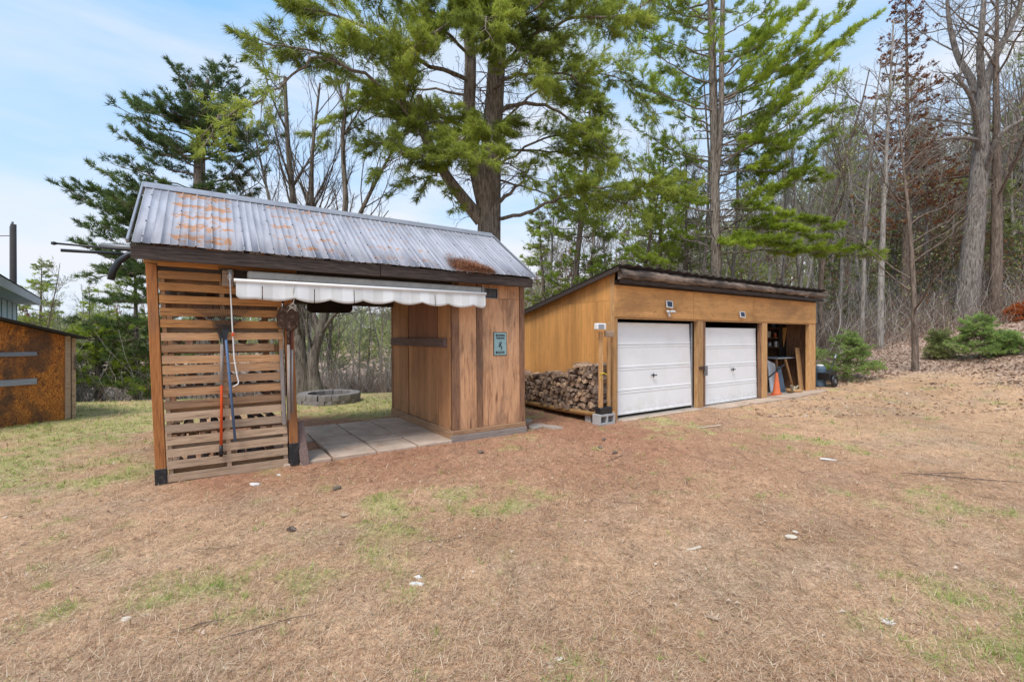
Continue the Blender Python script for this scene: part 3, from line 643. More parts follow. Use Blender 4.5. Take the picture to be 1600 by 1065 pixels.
# ---- dark pine behind the left end of the woodshed
def left_pine():
    g = np.random.default_rng(21); t = T(); tr = T(); lf = Lf(); D = 14.5
    bx = (322 - CX) / F * D; base = (bx, D, TZ(bx, D) - .1)
    tr.tube(spline([base, A(318, 480, D), A(312, 300, D), A(313, 220, D), A(318, 165, D), A(325, 125, D)], 18), np.linspace(.26, .05, 18), 9)
    tips = [(95, 292), (140, 318), (150, 262), (178, 205), (205, 155), (240, 150), (285, 112), (340, 110), (125, 352), (165, 300), (120, 380), (195, 250), (175, 345), (225, 205), (260, 140), (120, 430), (105, 500), (150, 470), (130, 540), (170, 560), (160, 600), (210, 420), (230, 520), (215, 590), (190, 300),
            (400, 150), (430, 215), (420, 270), (390, 300), (380, 130), (440, 180), (360, 190)]
    tips = tips + [(a + g.uniform(15, 45) * (1 if a < 320 else -1), c + g.uniform(-14, 22)) for a, c in tips] + [(a + g.uniform(30, 80) * (1 if a < 320 else -1), c + g.uniform(-10, 30)) for a, c in tips if c < 330]
    for x_, y_ in tips:
        y0 = y_ + g.uniform(10, 40) + abs(x_ - 315) * .22; dd = g.uniform(-2.4, 1.2)
        if y_ > 400: y0 = y_ - g.uniform(0, 40)
        lo = y_ > 400
        pine_limb(t, lf, [A(315, y0, D), A(315 + (x_ - 315) * .5, (y0 + y_) / 2 + 12, D + dd * .5), A(x_, y_, D + dd)], .045, g, .3, 1.1, .20, .25, .21, .06 if lo else 0)
    for i in range(26):
        yy = g.uniform(130, 420); az = g.uniform(0, 6.283); p = A(315, yy, D); Ln = g.uniform(1, 2.4)
        d = np.array([math.cos(az), math.sin(az), .25]); pine_limb(t, lf, [p, p + d * Ln * .5, p + d * Ln], .035, g, .35, .8, .28, .25, .26)
    return tree('white_pine', base, [('trunk', tr, K_pine, {}), ('limb', t, K_brown, {}), ('crown', lf, G_pine_d, dict(k=11, L=.145, w_=.019, spread=.6, droop=-.05, rs=g))],
        label='dark green pine sweeping left behind the left end of the metal roof', cat='tree')
left_pine()
def low_pine(sd=77, D=15.5, sx=0, top=425, lab='bright green young pine just left of the slatted woodshed post'):
    g = np.random.default_rng(sd); t = T(); tr = T(); lf = Lf()
    bx = (215 + sx - CX) / F * D; base = (bx, D, TZ(bx, D) - .1)
    tr.tube(spline([base, A(213 + sx, 520, D), A(211 + sx, top - 5, D)], 8), np.linspace(.12, .03, 8), 7)
    for i in range(48):
        yy = g.uniform(top, 610); az = g.uniform(0, 6.283); p = A(212 + sx, yy, D); Ln = (.7 + (yy - top) / 185 * 1.7) * g.uniform(.7, 1.1)
        d = np.array([math.cos(az), math.sin(az), .12]); pine_limb(t, lf, [p, p + d * Ln * .5, p + d * Ln], .03, g, .35, .9, .30, .2, .24)
    return tree('white_pine', base, [('trunk', tr, K_pine, {}), ('limb', t, K_brown, {}), ('crown', lf, G_pine_l, dict(k=11, L=.12, w_=.016, spread=.6, droop=0, rs=g))],
        label=lab, cat='tree')
low_pine(); low_pine(78, 15.0, -60, 520, 'low light green pine at the lawn edge between the orange shed and the woodshed')

# ---- gnarled multi-stem maples behind the open bay
def maple(seed, px, d, stems, rb, label):
    g = np.random.default_rng(seed); t = T(); tr = T(); bx = (px - CX) / F * d; base = (bx, d, TZ(bx, d) - .1)
    for pts, r in stems:
        P = [A(*q) for q in pts]; P[0] = np.array(base) if pts[0][1] > 590 else P[0]
        S = spline(P, 14); tr.tube(S, r * (1 - .82 * np.linspace(0, 1, 14) ** .55), 11); r *= .7
        for j in range(16):
            f = g.uniform(.25, 1); i = min(int(f * 13), 12); tg = nrm(S[i + 1] - S[i]); o = nrm(np.cross(tg, g.normal(0, 1, 3)))
            bare(t, S[i], nrm(tg * .85 + o * .55), g.uniform(1.4, 3.2) * (1.2 - .5 * f), r * .30 * (1.1 - .6 * f), 1, g, .10, .10, (0, 6, 4), .5, ratio=.48)
    return tree('maple_tree', base, [('trunk', tr, K_maple, {}), ('limb', t, K_maple, {})], label=label, cat='tree')
maple(3, 476, 13.0, [([(472, 610, 13), (468, 540, 13), (470, 470, 13), (462, 350, 13), (450, 230, 13), (445, 120, 13)], .25), ([(470, 520, 13), (450, 430, 13), (425, 330, 13), (400, 220, 13.4)], .13),
    ([(468, 460, 13), (485, 350, 13), (488, 240, 12.6), (500, 130, 12.6)], .14)], 0, 'bare maple with thick leaning trunk seen behind the fire pit, left of its twin')
maple(4, 497, 12.4, [([(490, 615, 12.4), (488, 570, 12.4), (500, 520, 12.4), (520, 440, 12.4), (540, 330, 12.4), (535, 220, 12.4), (545, 130, 12.4)], .22), ([(500, 525, 12.4), (486, 480, 12.4), (478, 440, 12.6), (480, 300, 12.8)], .13),
    ([(502, 520, 12.4), (530, 485, 12.2), (575, 465, 12), (620, 440, 12)], .07), ([(520, 440, 12.4), (560, 340, 12.5), (600, 260, 12.8), (640, 190, 13)], .11)], 0, 'bare gnarled maple forking low right behind the round fire pit')

# ---- trees at the right
def bare_hero(name, seed, px, py, H_, r, label, K=K_grey, nb=(12, 6, 4), ang=.85, first=.25, lean=(0, 0), up=.05, ratio=.42, group=None):
    g = np.random.default_rng(seed); h = hit(px, py); t = T(); tr = T(); base = (h.x, h.y, h.z - .08)
    P = [np.array(base)]; d = nrm(np.array([lean[0], lean[1], 1.]))
    for i in range(9): d = nrm(d + g.normal(0, .014, 3)); P.append(P[-1] + d * H_ / 9)
    S = np.array(P); tr.tube(S, np.linspace(r, r * .16, 10), 9)
    for j in range(nb[0]):
        f = first + (1 - first) * (j + g.random() * .8) / nb[0]; i = min(int(f * 9), 8); b = S[i] + (S[i + 1] - S[i]) * (f * 9 - i); az = g.uniform(0, 6.283)
        o = np.array([math.cos(az), math.sin(az), 0]); bare(t, b, nrm(UP * math.cos(ang) + o * math.sin(ang)), H_ * ratio * (1.15 - .85 * f) * g.uniform(.7, 1.1), r * .35 * (1 - .6 * f), 1, g, up, .12, (0, nb[1], nb[2]), .65, ratio=.5)
    return tree(name, base, [('trunk', tr, K, {}), ('limb', t, K, {})], label=label, cat='tree', group=group)
bare_hero('bare_tree', 31, 1430, 580, 8.5, .095, 'slim bare tree with low spreading branches standing alone at the right lawn edge', K_brown, (16, 7, 4), 1.0, .22)
bare_hero('bare_tree', 32, 1375, 545, 13.5, .14, 'straight grey trunk behind and left of the lone low-branched tree', K_pale, (14, 5, 3), .9, .45)
bare_hero('bare_tree', 33, 1347, 545, 12, .10, 'slender pale trunk rising just right of the green fir bush', K_pale, (12, 5, 3), .9, .5)
bare_hero('bare_tree', 34, 1555, 500, 15, .24, 'dark thick trunk half hidden behind the big oak at right', K_brown, (14, 5, 4), .9, .35)
def oak():
    g = np.random.default_rng(50); t = T(); tr = T(); h = hit(1508, 508); D = h.y; base = (h.x, h.y, h.z - .1)
    def st(pts, r, n=12, kids=14, e=.4):
        S = spline([A(p[0], p[1], D + p[2]) for p in pts], n); tr.tube(S, np.linspace(r, r * e, n), 9)
        for j in range(kids):
            f = g.uniform(.25, 1); i = min(int(f * (n - 1)), n - 2); tg = nrm(S[i + 1] - S[i]); o = nrm(np.cross(tg, g.normal(0, 1, 3)))
            bare(t, S[i], nrm(tg * .6 + o * .8), g.uniform(1.5, 3.4), r * .2, 1, g, .04, .2, (0, 6, 4), .7, ratio=.5)
    S = spline([np.array(base), A(1513, 450, D), A(1525, 330, D), A(1533, 220, D), A(1537, 130, D)], 14); tr.tube(S, np.linspace(.46, .21, 14), 12)
    st([(1536, 150, 0), (1552, 95, .2), (1578, 45, .2), (1605, -20, 0)], .18); st([(1535, 140, 0), (1531, 80, -.4), (1536, 20, -.6), (1540, -60, -.6)], .15)
    st([(1532, 200, 0), (1520, 130, .6), (1497, 90, 1), (1484, 40, 1.2), (1480, 0, 1.2)], .17); st([(1530, 240, 0), (1520, 160, -1), (1490, 115, -1.4)], .12)
    st([(1535, 280, 0), (1560, 215, -1), (1600, 185, -1.4), (1640, 150, -1.5)], .11); st([(1533, 220, 0), (1500, 215, -1.2), (1460, 220, -2)], .1)
    K_oak = bark('oak_bark', (.30, .265, .235), (.06, .05, .043), 20); return tree('oak_tree', base, [('trunk', tr, K_oak, {}), ('limb', t, K_oak, {})], label='big bare oak with massive grey trunk and heavy forked limbs at far right', cat='tree')
oak()
def brown_tree():
    g = np.random.default_rng(61); t = T(); tr = T(); lf = Lf(); D = 23.0; bx = (1415 - CX) / F * D; base = (bx, D, TZ(bx, D) - .1); top = 1.6 + 545 / F * D
    tr.tube(spline([base, (bx, D, 6), (bx + .1, D, 12), (bx, D, top)], 16), np.linspace(.24, .03, 16), 8)
    for i in range(120):
        z0 = g.uniform(6.2, top - .2); az = g.uniform(0, 6.283); Ln = (.35 + 2.3 * (1 - (z0 - 6.2) / (top - 6.2)) ** .8) * g.uniform(.6, 1.15); p = np.array([bx, D, z0]); d = np.array([math.cos(az), math.sin(az), .35])
        pine_limb(t, lf, [p, p + d * Ln * .5, p + d * Ln], .03, g, .3, .42, .30, .3, .28)
    return tree('beech_tree', base, [('trunk', tr, K_brown, {}), ('limb', t, K_brown, {}), ('crown', lf, G_brown, dict(k=5, L=.10, w_=.05, spread=.9, rs=g))],
        label='tall cone-shaped tree carrying dead rust-brown foliage left of the big oak', cat='tree')
brown_tree()

# ---- small firs and dead sapling
def fir_mesh(seed, H_, Rr, dens=1.0):
    g = np.random.default_rng(seed); t = T(); lf = Lf(); t.tube([[0, 0, 0], [.02, 0, H_ * .5], [0, 0, H_]], [.03 * H_, .018 * H_, .004], 5)
    for i in range(int(46 * dens)):
        z0 = H_ * g.uniform(.06, .97); az = g.uniform(0, 6.283); Ln = Rr * (1.1 - z0 / H_) ** .8 * g.uniform(.75, 1.15); p = np.array([0, 0, z0]); d = np.array([math.cos(az), math.sin(az), .22])
        pine_limb(t, lf, [p, p + d * Ln * .5, p + d * Ln], .012, g, .15, 1.1, .34, .2, .12)
    return t, lf, g
def fir(seed, px, py, H_, Rr, G, label, w_=.011, L_=.06, grp=None, nm='fir_sapling'):
    t, lf, g = fir_mesh(seed, H_, Rr, .72); h = hit(px, py); e = empty(nm, (h.x, h.y, h.z - .03), label=label, cat='tree', group=grp)
    t.mesh('trunk', K_brown, e); lf.mesh('crown', G, e, k=9, L=L_, w_=w_, spread=.7, droop=0, rs=g); return e
fir(1, 1322, 594, 1.5, 1.0, G_fir, 'green fir bush growing beside the right end of the garage', .014, .07)
fir(2, 1532, 562, 1.25, .72, G_fir, 'green fir bush at the far right lawn edge below the oak', .016, .08)
fir(3, 1570, 556, .7, .45, G_fir, 'smaller fir bush touching the right side of the far right fir', .016, .08)
fir(4, 1470, 560, .8, .4, G_olive, 'dull olive fir sapling between the lone bare tree and the far right fir', .016, .07)
fir(5, 1599, 500, .6, .5, G_orange, 'dead bright orange sapling at the right edge of the photo', .016, .08, nm='dead_sapling')
fir(6, 128, 612, 2.2, .8, G_pine_d, 'dark green spruce at the lawn edge beside the orange plywood shed', .016, .08, nm='spruce_tree')

# ---- the forest: shared meshes, every tree its own object
def bare_variant(seed, H_, r, nb, first, ang, leafy=None):
    g = np.random.default_rng(seed); t = T(); tr = T(); lf = Lf() if leafy else None
    P = [np.zeros(3)]; d = nrm(np.array([g.normal(0, .03), g.normal(0, .03), 1.]))
    for i in range(9): d = nrm(d + g.normal(0, .055, 3) + UP * .05); P.append(P[-1] + d * H_ / 9)
    S = np.array(P); tr.tube(S, np.linspace(r, r * .15, 10), 7)
    for j in range(nb[0]):
        f = first + (1 - first) * (j + g.random() * .8) / nb[0]; i = min(int(f * 9), 8); b = S[i]; az = g.uniform(0, 6.283); o = np.array([math.cos(az), math.sin(az), 0])
        bare(t, b, nrm(UP * math.cos(ang) + o * math.sin(ang)), H_ * .34 * (1.2 - .8 * f) * g.uniform(.6, 1.1), r * .30 * (1 - .6 * f), 1, g, .08, .14, (0, nb[1], nb[2]), .6, ratio=.5, lf=lf, minr=.006)
    return tr, t, lf, g
proto = []
for i in range(7):
    H_ = (9, 11, 13, 10, 12, 8, 14)[i]; leafy = i in (2, 5)
    tr, t, lf, g = bare_variant(100 + i, H_, (.085, .11, .14, .07, .10, .06, .125)[i], (20, 6, 5), (.3, .4, .35, .2, .45, .15, .3)[i], (.7, .8, .7, .9, .75, .9, .6)[i], leafy)
    K = (K_grey, K_pale, K_brown, K_grey, K_grey, K_brown, K_grey)[i]; o = T()
    ms = [('trunk', tr.mesh('trunk', K, obj=False)), ('limb', t.mesh('limb', K, obj=False))]
    if leafy: ms.append(('crown', lf.mesh('crown', G_yg if i == 2 else G_brown, k=2, L=.07, w_=.045, rs=g, obj=False)))
    proto.append(ms)
cproto = []
for i in range(4):
    g = np.random.default_rng(200 + i); t = T(); tr = T(); lf = Lf(); H_ = (9, 12, 7, 11)[i]; tr.tube([[0, 0, 0], [.1, 0, H_ * .5], [0, .05, H_]], [.17, .11, .015], 7)
    for j in range((70, 80, 60, 60)[i]):
        z0 = H_ * g.uniform((.12, .3, .08, .35)[i], .98); az = g.uniform(0, 6.283); Ln = (2.0, 2.3, 1.5, 2.2)[i] * (1.12 - z0 / H_) ** .75 * g.uniform(.7, 1.2); p = np.array([0, 0, z0]); d = np.array([math.cos(az), math.sin(az), .12])
        pine_limb(t, lf, [p, p + d * Ln * .5 - UP * .05, p + d * Ln], .03, g, .25, .6, .30, .2, .28, k0=4)
    cproto.append([('trunk', tr.mesh('trunk', K_brown, obj=False)), ('limb', t.mesh('limb', K_brown, obj=False)), ('crown', lf.mesh('crown', (G_olive, G_pine_l, G_olive, G_pine)[i], k=7, L=.15, w_=.03, spread=.6, rs=g, obj=False))])
def plant(ms, name, x, y, s_, rz, label, group, g):
    e = empty(name, (x, y, TZ(x, y) - .08), rz, label=label, cat='tree', group=group); e.scale = (s_, s_, s_ * g.uniform(.9, 1.15)); e.rotation_euler[0] = g.normal(0, .05); e.rotation_euler[1] = g.normal(0, .05)
    for n_, me in ms: link(bpy.data.objects.new(n_, me), e)
    return e
g = np.random.default_rng(9)
def region(n, px0, px1, d0, d1, kind, smin, smax, label, group, pick=None):
    for i in range(n):
        d = d0 + (d1 - d0) * g.random(); x = (px0 + (px1 - px0) * (i + g.random()) / n - CX) / F * d
        u = (x - GAR.x) * Uv.x + (d - GAR.y) * Uv.y; v = (x - GAR.x) * Vv.x + (d - GAR.y) * Vv.y
        if -.8 < u < 9.2 and v < 4.8: d += 6; x = x * d / (d - 6)
        ms = (proto if kind == 'b' else cproto)[(pick or range(7 if kind == 'b' else 4))[g.integers(0, len(pick) if pick else (7 if kind == 'b' else 4))]]
        plant(ms, 'bare_tree' if kind == 'b' else 'conifer_tree', x, d, g.uniform(smin, smax), g.uniform(0, 6.28), label, group, g)
region(30, 1290, 1680, 21, 30, 'b', .7, 1.15, 'bare grey hardwood in the wooded slope right of the garage', 'bare trees on the right slope')
region(48, 1250, 1700, 30, 46, 'b', .8, 1.35, 'distant bare hardwood deep in the woods right of the garage', 'far bare trees on the right slope')
region(22, 830, 1300, 18, 26, 'b', .65, 1.05, 'bare hardwood in the woods behind the garage roof', 'bare trees behind the garage')
region(36, 800, 1320, 27, 42, 'b', .75, 1.2, 'distant bare hardwood seen over the garage roof', 'far bare trees behind the garage')
region(10, 380, 650, 17, 24, 'b', .5, .75, 'bare hardwood behind the open bay of the woodshed', 'bare trees behind the fire pit')
region(22, 250, 820, 25, 42, 'b', .55, .8, 'distant bare hardwood beyond the fire pit lawn', 'far bare trees beyond the fire pit')
region(9, -20, 240, 26, 40, 'b', .5, .75, 'distant bare tree beyond the left lawn edge', 'far bare trees at the left')
region(6, 30, 170, 16, 21, 'b', .38, .52, 'small bare tree beyond the orange plywood shed', 'small bare trees at the left', [3, 5])
region(16, 1270, 1700, 27, 38, 'c', .8, 1.25, 'dull green conifer among bare trunks on the right slope', 'conifers on the right slope')
region(9, 1290, 1640, 22, 28, 'c', .45, .75, 'olive young conifer among the trunks right of the garage', 'young conifers on the right slope', [0, 2])
region(10, 1500, 1720, 28, 38, 'c', .95, 1.3, 'tall dark conifer behind the big oak', 'tall conifers at far right')
region(6, 820, 1300, 24, 36, 'c', .5, .8, 'dull green conifer behind the garage woods', 'conifers behind the garage')
region(6, 820, 1080, 17.5, 22, 'c', .7, 1.0, 'green conifer between the big pine and the garage pine', 'conifers between the two big pines', [1, 3, 1, 2])
region(12, 380, 800, 22, 34, 'c', .45, .7, 'pale green conifer beyond the fire pit lawn', 'conifers beyond the fire pit', [0, 2])
region(10, -60, 330, 26, 38, 'c', .45, .7, 'conifer in the wood beyond the left lawn', 'conifers beyond the left lawn')
region(3, 90, 240, 17.5, 21, 'c', .28, .42, 'low conifer behind the left pine boughs', 'low conifers behind the left pine', [0, 2])
# far wood closing the view
e_ = []
def far_mass():
    gg = np.random.default_rng(12); n = 36000; px = np.where(gg.random(n) < .4, gg.uniform(-150, 900, n), gg.uniform(900, 1750, n)); d = gg.uniform(46, 75, n); x = (px - CX) / F * d; z = terrain(x, d)
    hh = gg.random(n) * np.interp(px, [-150, 350, 700, 1000, 1250, 1450, 1750], [5, 4, 5, 8, 13, 17, 19]) * (.55 + .6 * fbm(px * .02, px * 0 + 3, 4)); P = np.c_[x, d, z + hh]
    lf = Lf(); lf.P = list(P); lf.D = list(np.c_[gg.normal(0, .4, n), gg.normal(0, .2, n), np.ones(n)])
    lf.mesh('distant_wood', G_olive, None, k=4, L=.8, w_=.13, spread=.55, droop=0, rs=gg, kind='stuff')
far_mass()
def leafy(name, n, px0, px1, d0, d1, h0, h1, m, size):
    gg = np.random.default_rng(n + 1); px = gg.uniform(px0, px1, n); d = gg.uniform(d0, d1, n); x = (px - CX) / F * d; u = (x - GAR.x) * Uv.x + (d - GAR.y) * Uv.y; v = (x - GAR.x) * Vv.x + (d - GAR.y) * Vv.y
    ok = ~((u > -.8) & (u < 9) & (v < 4.6)) & (fbm(x * .5, d * .5, 3) > .47); x = x[ok]; d = d[ok]; m_ = len(x)
    lf = Lf(); lf.P = list(np.c_[x, d, terrain(x, d) + h0 + (h1 - h0) * gg.random(m_) ** 1.6]); lf.D = list(gg.normal(0, 1, (m_, 3))); lf.mesh(name, m, None, k=2, L=size, w_=size * .6, spread=1, droop=.1, rs=gg, kind='stuff')
leafy('understory_leaves', 9000, 1280, 1700, 19, 34, .1, 3.5, G_brown, .075); leafy('budding_understory', 9000, 380, 820, 15, 26, .2, 5, G_yg, .07); leafy('budding_understory', 12000, 820, 1600, 18, 34, .5, 7, G_yg, .08)
# brush: thin twigs along the wood's edge
def brush(name, n, px0, px1, d0, d1, hmin, hmax, m, w_, filt=None):
    gg = np.random.default_rng(n); px = gg.uniform(px0, px1, n); d = gg.uniform(d0, d1, n); x = (px - CX) / F * d
    u = (x - GAR.x) * Uv.x + (d - GAR.y) * Uv.y; v = (x - GAR.x) * Vv.x + (d - GAR.y) * Vv.y; ok = ~((u > -.8) & (u < 9) & (v < 4.6))
    if filt is not None: ok &= filt(x, d)
    x = x[ok]; d = d[ok]; m_ = len(x); base = np.c_[x, d, terrain(x, d) - .03]; h = gg.uniform(hmin, hmax, m_)
    t = T(); nseg = 4
    Vs = []; rs = []; P = base.copy(); dr = np.c_[gg.normal(0, .6, m_), gg.normal(0, .6, m_), np.ones(m_)]
    pts = [P.copy()]
    for i in range(nseg): dr += gg.normal(0, .36, (m_, 3)); dn_ = dr / np.linalg.norm(dr, axis=1)[:, None]; P = P + dn_ * (h / nseg)[:, None]; pts.append(P.copy())
    side = np.c_[gg.normal(0, 1, m_), gg.normal(0, .3, m_), np.zeros(m_)]; side /= np.linalg.norm(side, axis=1)[:, None]
    V_ = []; Fc = []
    pts = np.array(pts)                                   # nseg+1, m, 3
    wd = np.linspace(1, .25, nseg + 1)[:, None, None] * w_
    s2 = np.cross(side, UP)
    for k_, sv in enumerate((side, side * -.5 + s2 * .87, side * -.5 - s2 * .87)): V_.append(pts + sv[None] * wd)
    V_ = np.stack(V_, 2); n1 = nseg + 1                   # n1, m, 3, xyz
    idx_ = np.arange(n1 * m_ * 3).reshape(n1, m_, 3)
    for k_ in range(3): Fc.append(np.stack([idx_[:-1, :, k_], idx_[:-1, :, (k_ + 1) % 3], idx_[1:, :, (k_ + 1) % 3], idx_[1:, :, k_]], -1).reshape(-1, 4))
    np_mesh(name, V_.reshape(-1, 3), np.concatenate(Fc), m, kind='stuff', attrs={'rnd': np.broadcast_to(gg.random(m_)[None, :, None], (n1, m_, 3)).ravel()})
G_twig = leafm('grey_brown_twigs', [(0, (.08, .06, .05)), (.35, (.25, .205, .17)), (.7, (.48, .42, .37)), (1, (.70, .65, .59))], 0); G_twigb = leafm('red_brown_twigs', [(0, (.10, .06, .045)), (.5, (.34, .235, .18)), (1, (.60, .49, .40))], 0)
brush('undergrowth_brush', 5200, 1290, 1700, 19, 34, 1.0, 3.4, G_twig, .012)
brush('undergrowth_twigs', 3300, 1280, 1700, 18, 30, .5, 2.2, G_twigb, .010)
brush('undergrowth_brush', 3800, 800, 1320, 18, 30, 1.2, 4.2, G_twig, .013)
brush('hedge_brush', 3600, 380, 800, 14.2, 20, .8, 2.4, G_twig, .008)
brush('hedge_twigs', 2600, 380, 800, 14.2, 18, .6, 1.9, G_twigb, .007)
brush('hedge_brush', 2600, -40, 380, 14.0, 24, 1.0, 3.6, G_twig, .010)

# =================================================================== WOODSHED
SL = Vector((SHED.x, SHED.y, 0)); shed = empty('woodshed', SL, TH, label='open-fronted wooden shed with rusty ribbed metal roof and slatted pallet wall', cat='shed')
def lean(x, y, z):
    k_ = .037 if x < 1.4 else .037 + (.008 - .037) * min((x - 1.4) / 2.1, 1)
    return (x - k_ * z, y, z)
def SB(x0, x1, y0, y1, z0, z1, name, m, bev=.004, parent=shed, jit=.002, **k):
    return B().box(x0, x1, y0, y1, z0, z1, bev, jit).warp(lean).out(name, m, parent, **k)
# roof sheets
RV0, RZ0, RV1, RZ1, RV2, RZ2 = -.30, 2.555, 1.12, 3.52, 2.85, 2.36
def ribbed(u0, u1, va, za, vb, zb, name):
    us, hs = [], []
    k0 = int(math.floor(u0 / .15)) ; pr = []
    for k_ in range(k0, int(u1 / .15) + 2):
        c_ = k_ * .15
        for du, h in ((-.009, 0), (-.004, .011), (.004, .011), (.009, 0), (.070, 0), (.073, .005), (.077, .005), (.080, 0)): pr.append((c_ + du, h))
    pr = [(a, h) for a, h in pr if u0 - .02 <= a <= u1 + .02]
    sl = Vector((0, vb - va, zb - za)); nn_ = Vector((0, -(zb - za), vb - va)).normalized()
    if nn_.z < 0: nn_ = -nn_
    n = len(pr); Vt = []
    for (t_, lift) in ((0, 0), (.5, 0), (1, 0)):
        for (a, h) in pr:
            w_ = .004 * math.sin(a * 9) + .003 * random.random() if t_ == 0 else 0
            p = Vector((a, va, za)) + sl * (t_ - (.012 * random.random() if t_ == 0 else 0)) + nn_ * (h + w_); Vt.append(p)
    top = len(Vt); Vt += [p - nn_ * .003 for p in Vt]
    Fc = []
    for r_ in range(2):
        for i in range(n - 1):
            a = r_ * n + i; Fc.append((a, a + 1, a + n + 1, a + n)); b_ = a + top; Fc.append((b_ + n, b_ + n + 1, b_ + 1, b_))
    for i in range(n - 1): Fc.append((top + i, top + i + 1, i + 1, i)); Fc.append((2 * n + i, 2 * n + i + 1, top + 2 * n + i + 1, top + 2 * n + i))
    return np_mesh(name, [tuple(p) for p in Vt], Fc, M_roof, shed), nn_, sl
for i in range(6):
    u0 = -.25 + i * .85; o_, nn_, sl_ = ribbed(u0, u0 + .85, RV0, RZ0 + (.004 if i % 2 else 0), RV1, RZ1, 'roof_sheet')
    ribbed(u0, u0 + .85, RV2, RZ2 + (.004 if i % 2 else 0), RV1, RZ1, 'roof_sheet')
b = B()
for k_ in range(-1, 33):
    for t_ in (.06, .3, .54, .78):
        if (k_ + 1) % 2: continue
        p = Vector((k_ * .15, RV0, RZ0)) + sl_ * (t_ + random.uniform(-.01, .01)) + nn_ * .018; b.box(p.x - .006, p.x + .006, p.y - .006, p.y + .006, p.z - .004, p.z + .006)
b.out('screw', M_black, shed, kind='stuff')
# ridge cap and rake trims
B().prism([(-.27, RV1 - .13, RZ1 - .068), (-.27, RV1, RZ1 + .028), (-.27, RV1 + .13, RZ1 - .062), (-.27, RV1 + .128, RZ1 - .07), (-.27, RV1, RZ1 + .018), (-.27, RV1 - .128, RZ1 - .076)], (5.14, 0, 0)).out('ridge_cap', M_trimm, shed)
for u_ in (-.262, 4.862):
    B().obox((u_, RV0, RZ0 - .002), (u_, RV1, RZ1 - .002), .022, .05, .004).out('rake_trim', M_trimm, shed)
    B().obox((u_, RV2, RZ2 - .002), (u_, RV1, RZ1 - .002), .022, .05, .004).out('rake_trim', M_trimm, shed)
# framing under the roof
B().box(-.24, 2.3, -.285, -.25, 2.385, 2.535, .004, .003).out('fascia_board', W_dark, shed); B().box(2.303, 4.80, -.283, -.25, 2.39, 2.535, .004, .003).out('fascia_board', W_dark, shed)
B().box(-.2, 4.8, 2.75, 2.79, 2.18, 2.33, .004).out('fascia_board', W_dark, shed)
SB(-.07, 1.42, -.045, .045, 2.38, 2.475, 'header_beam', W_slat_orange); SB(1.423, 3.48, -.045, .045, 2.33, 2.475, 'header_beam', W_dark)
SB(-.07, 3.48, 2.50, 2.60, 2.18, 2.32, 'header_beam', W_dark)
SB(.0, 3.5, -.02, .03, 2.30, 2.37, 'lintel_board', W_dark)
def rafter(u_):
    B().obox((u_, RV0 + .05, RZ0 - .055), (u_, RV1, RZ1 - .055), .04, .09).out('rafter', W_darkz, shed); B().obox((u_, RV2 - .05, RZ2 - .045), (u_, RV1, RZ1 - .06), .04, .09).out('rafter', W_darkz, shed)
for i in range(12): rafter(-.1 + i * .44)
for i in range(4):
    t_ = .12 + i * .25; v_ = RV0 + (RV1 - RV0) * t_; z_ = RZ0 + (RZ1 - RZ0) * t_; B().box(-.2, 4.78, v_ - .04, v_ + .04, z_ - .085, z_ - .050).out('purlin', W_dark, shed)
B().box(-.2, 4.78, RV1 - .02, RV1 + .02, RZ1 - .18, RZ1 - .05).out('ridge_board', W_dark, shed)
# gable boards
for u_ in (-.08, 4.79):
    for j in range(5):
        v0 = .0 + j * .52; v1 = v0 + .515
        zt = lambda v_: (RZ0 + (RZ1 - RZ0) * (v_ - RV0) / (RV1 - RV0) if v_ < RV1 else RZ2 + (RZ1 - RZ2) * (RV2 - v_) / (RV2 - RV1)) - .11
        if v0 < RV1 < v1: pts = [(u_, v0, 2.48), (u_, v0, zt(v0)), (u_, RV1, zt(RV1)), (u_, v1, zt(v1)), (u_, v1, 2.48)]
        else: pts = [(u_, v0, 2.3), (u_, v0, max(zt(v0), 2.32)), (u_, v1, max(zt(v1), 2.32)), (u_, v1, 2.3)]
        if j == 0: pts = [(u_, v0, 2.48), (u_, v0, zt(v0)), (u_, v1, zt(v1)), (u_, v1, 2.48)]
        B().prism(pts, (.02, 0, 0)).out('gable_board', W_trim, shed)
# posts
def post(x0, x1, y0, y1, z1, base=None, m=W_post):
    p = SB(x0, x1, y0, y1, 0 if not base else base - .02, z1, 'post', m, .006)
    if base: SB(x0 - .006, x1 + .006, y0 - .006, y1 + .006, -.05, base, 'post_base', M_black, .006, p)
    return p
post(-.055, .040, -.05, .05, 2.375, .17); post(1.255, 1.355, -.05, .05, 2.375, .28, W_post)
post(-.05, .04, 2.5, 2.6, 2.2, None, W_trim); post(1.25, 1.34, 2.5, 2.6, 2.2, None, W_trim)
# pallet slats
zc = [(1.6 - (y_ - 525) / 710 * 4.99) for y_ in (411, 430.5, 449, 468, 487.5, 505.5, 525.5, 544, 562, 577, 594, 612.5, 631.5, 650, 669, 688, 706.5, 725, 745)]
for i, z in enumerate(zc):
    m = W_slat_orange if i < 6 else (W_slat if i < 13 else W_slat_grey); hh = .0425 if i != 9 else .046
    x1 = 1.235 if i not in (0, 1) else (.60 if i == 0 else .62)
    if i == 7: x1 = 1.13
    dz = random.uniform(-.008, .008)
    B().prism([(.048, -.045, z - hh - dz * .5), (x1, -.045, z - hh + dz), (x1, -.045, z + hh + dz + random.uniform(-.004, .004)), (.048, -.045, z + hh - dz * .5)], (0, .018, 0)).warp(lean).out('slat', m, shed)
B().prism([(.048, -.047, -.03), (1.235, -.047, .0), (1.235, -.047, .022), (.048, -.047, -.005)], (0, .02, 0)).warp(lean).out('slat', W_slat_grey, shed)
SB(.62, 1.23, -.044, -.026, 2.26, 2.32, 'slat', W_dark)
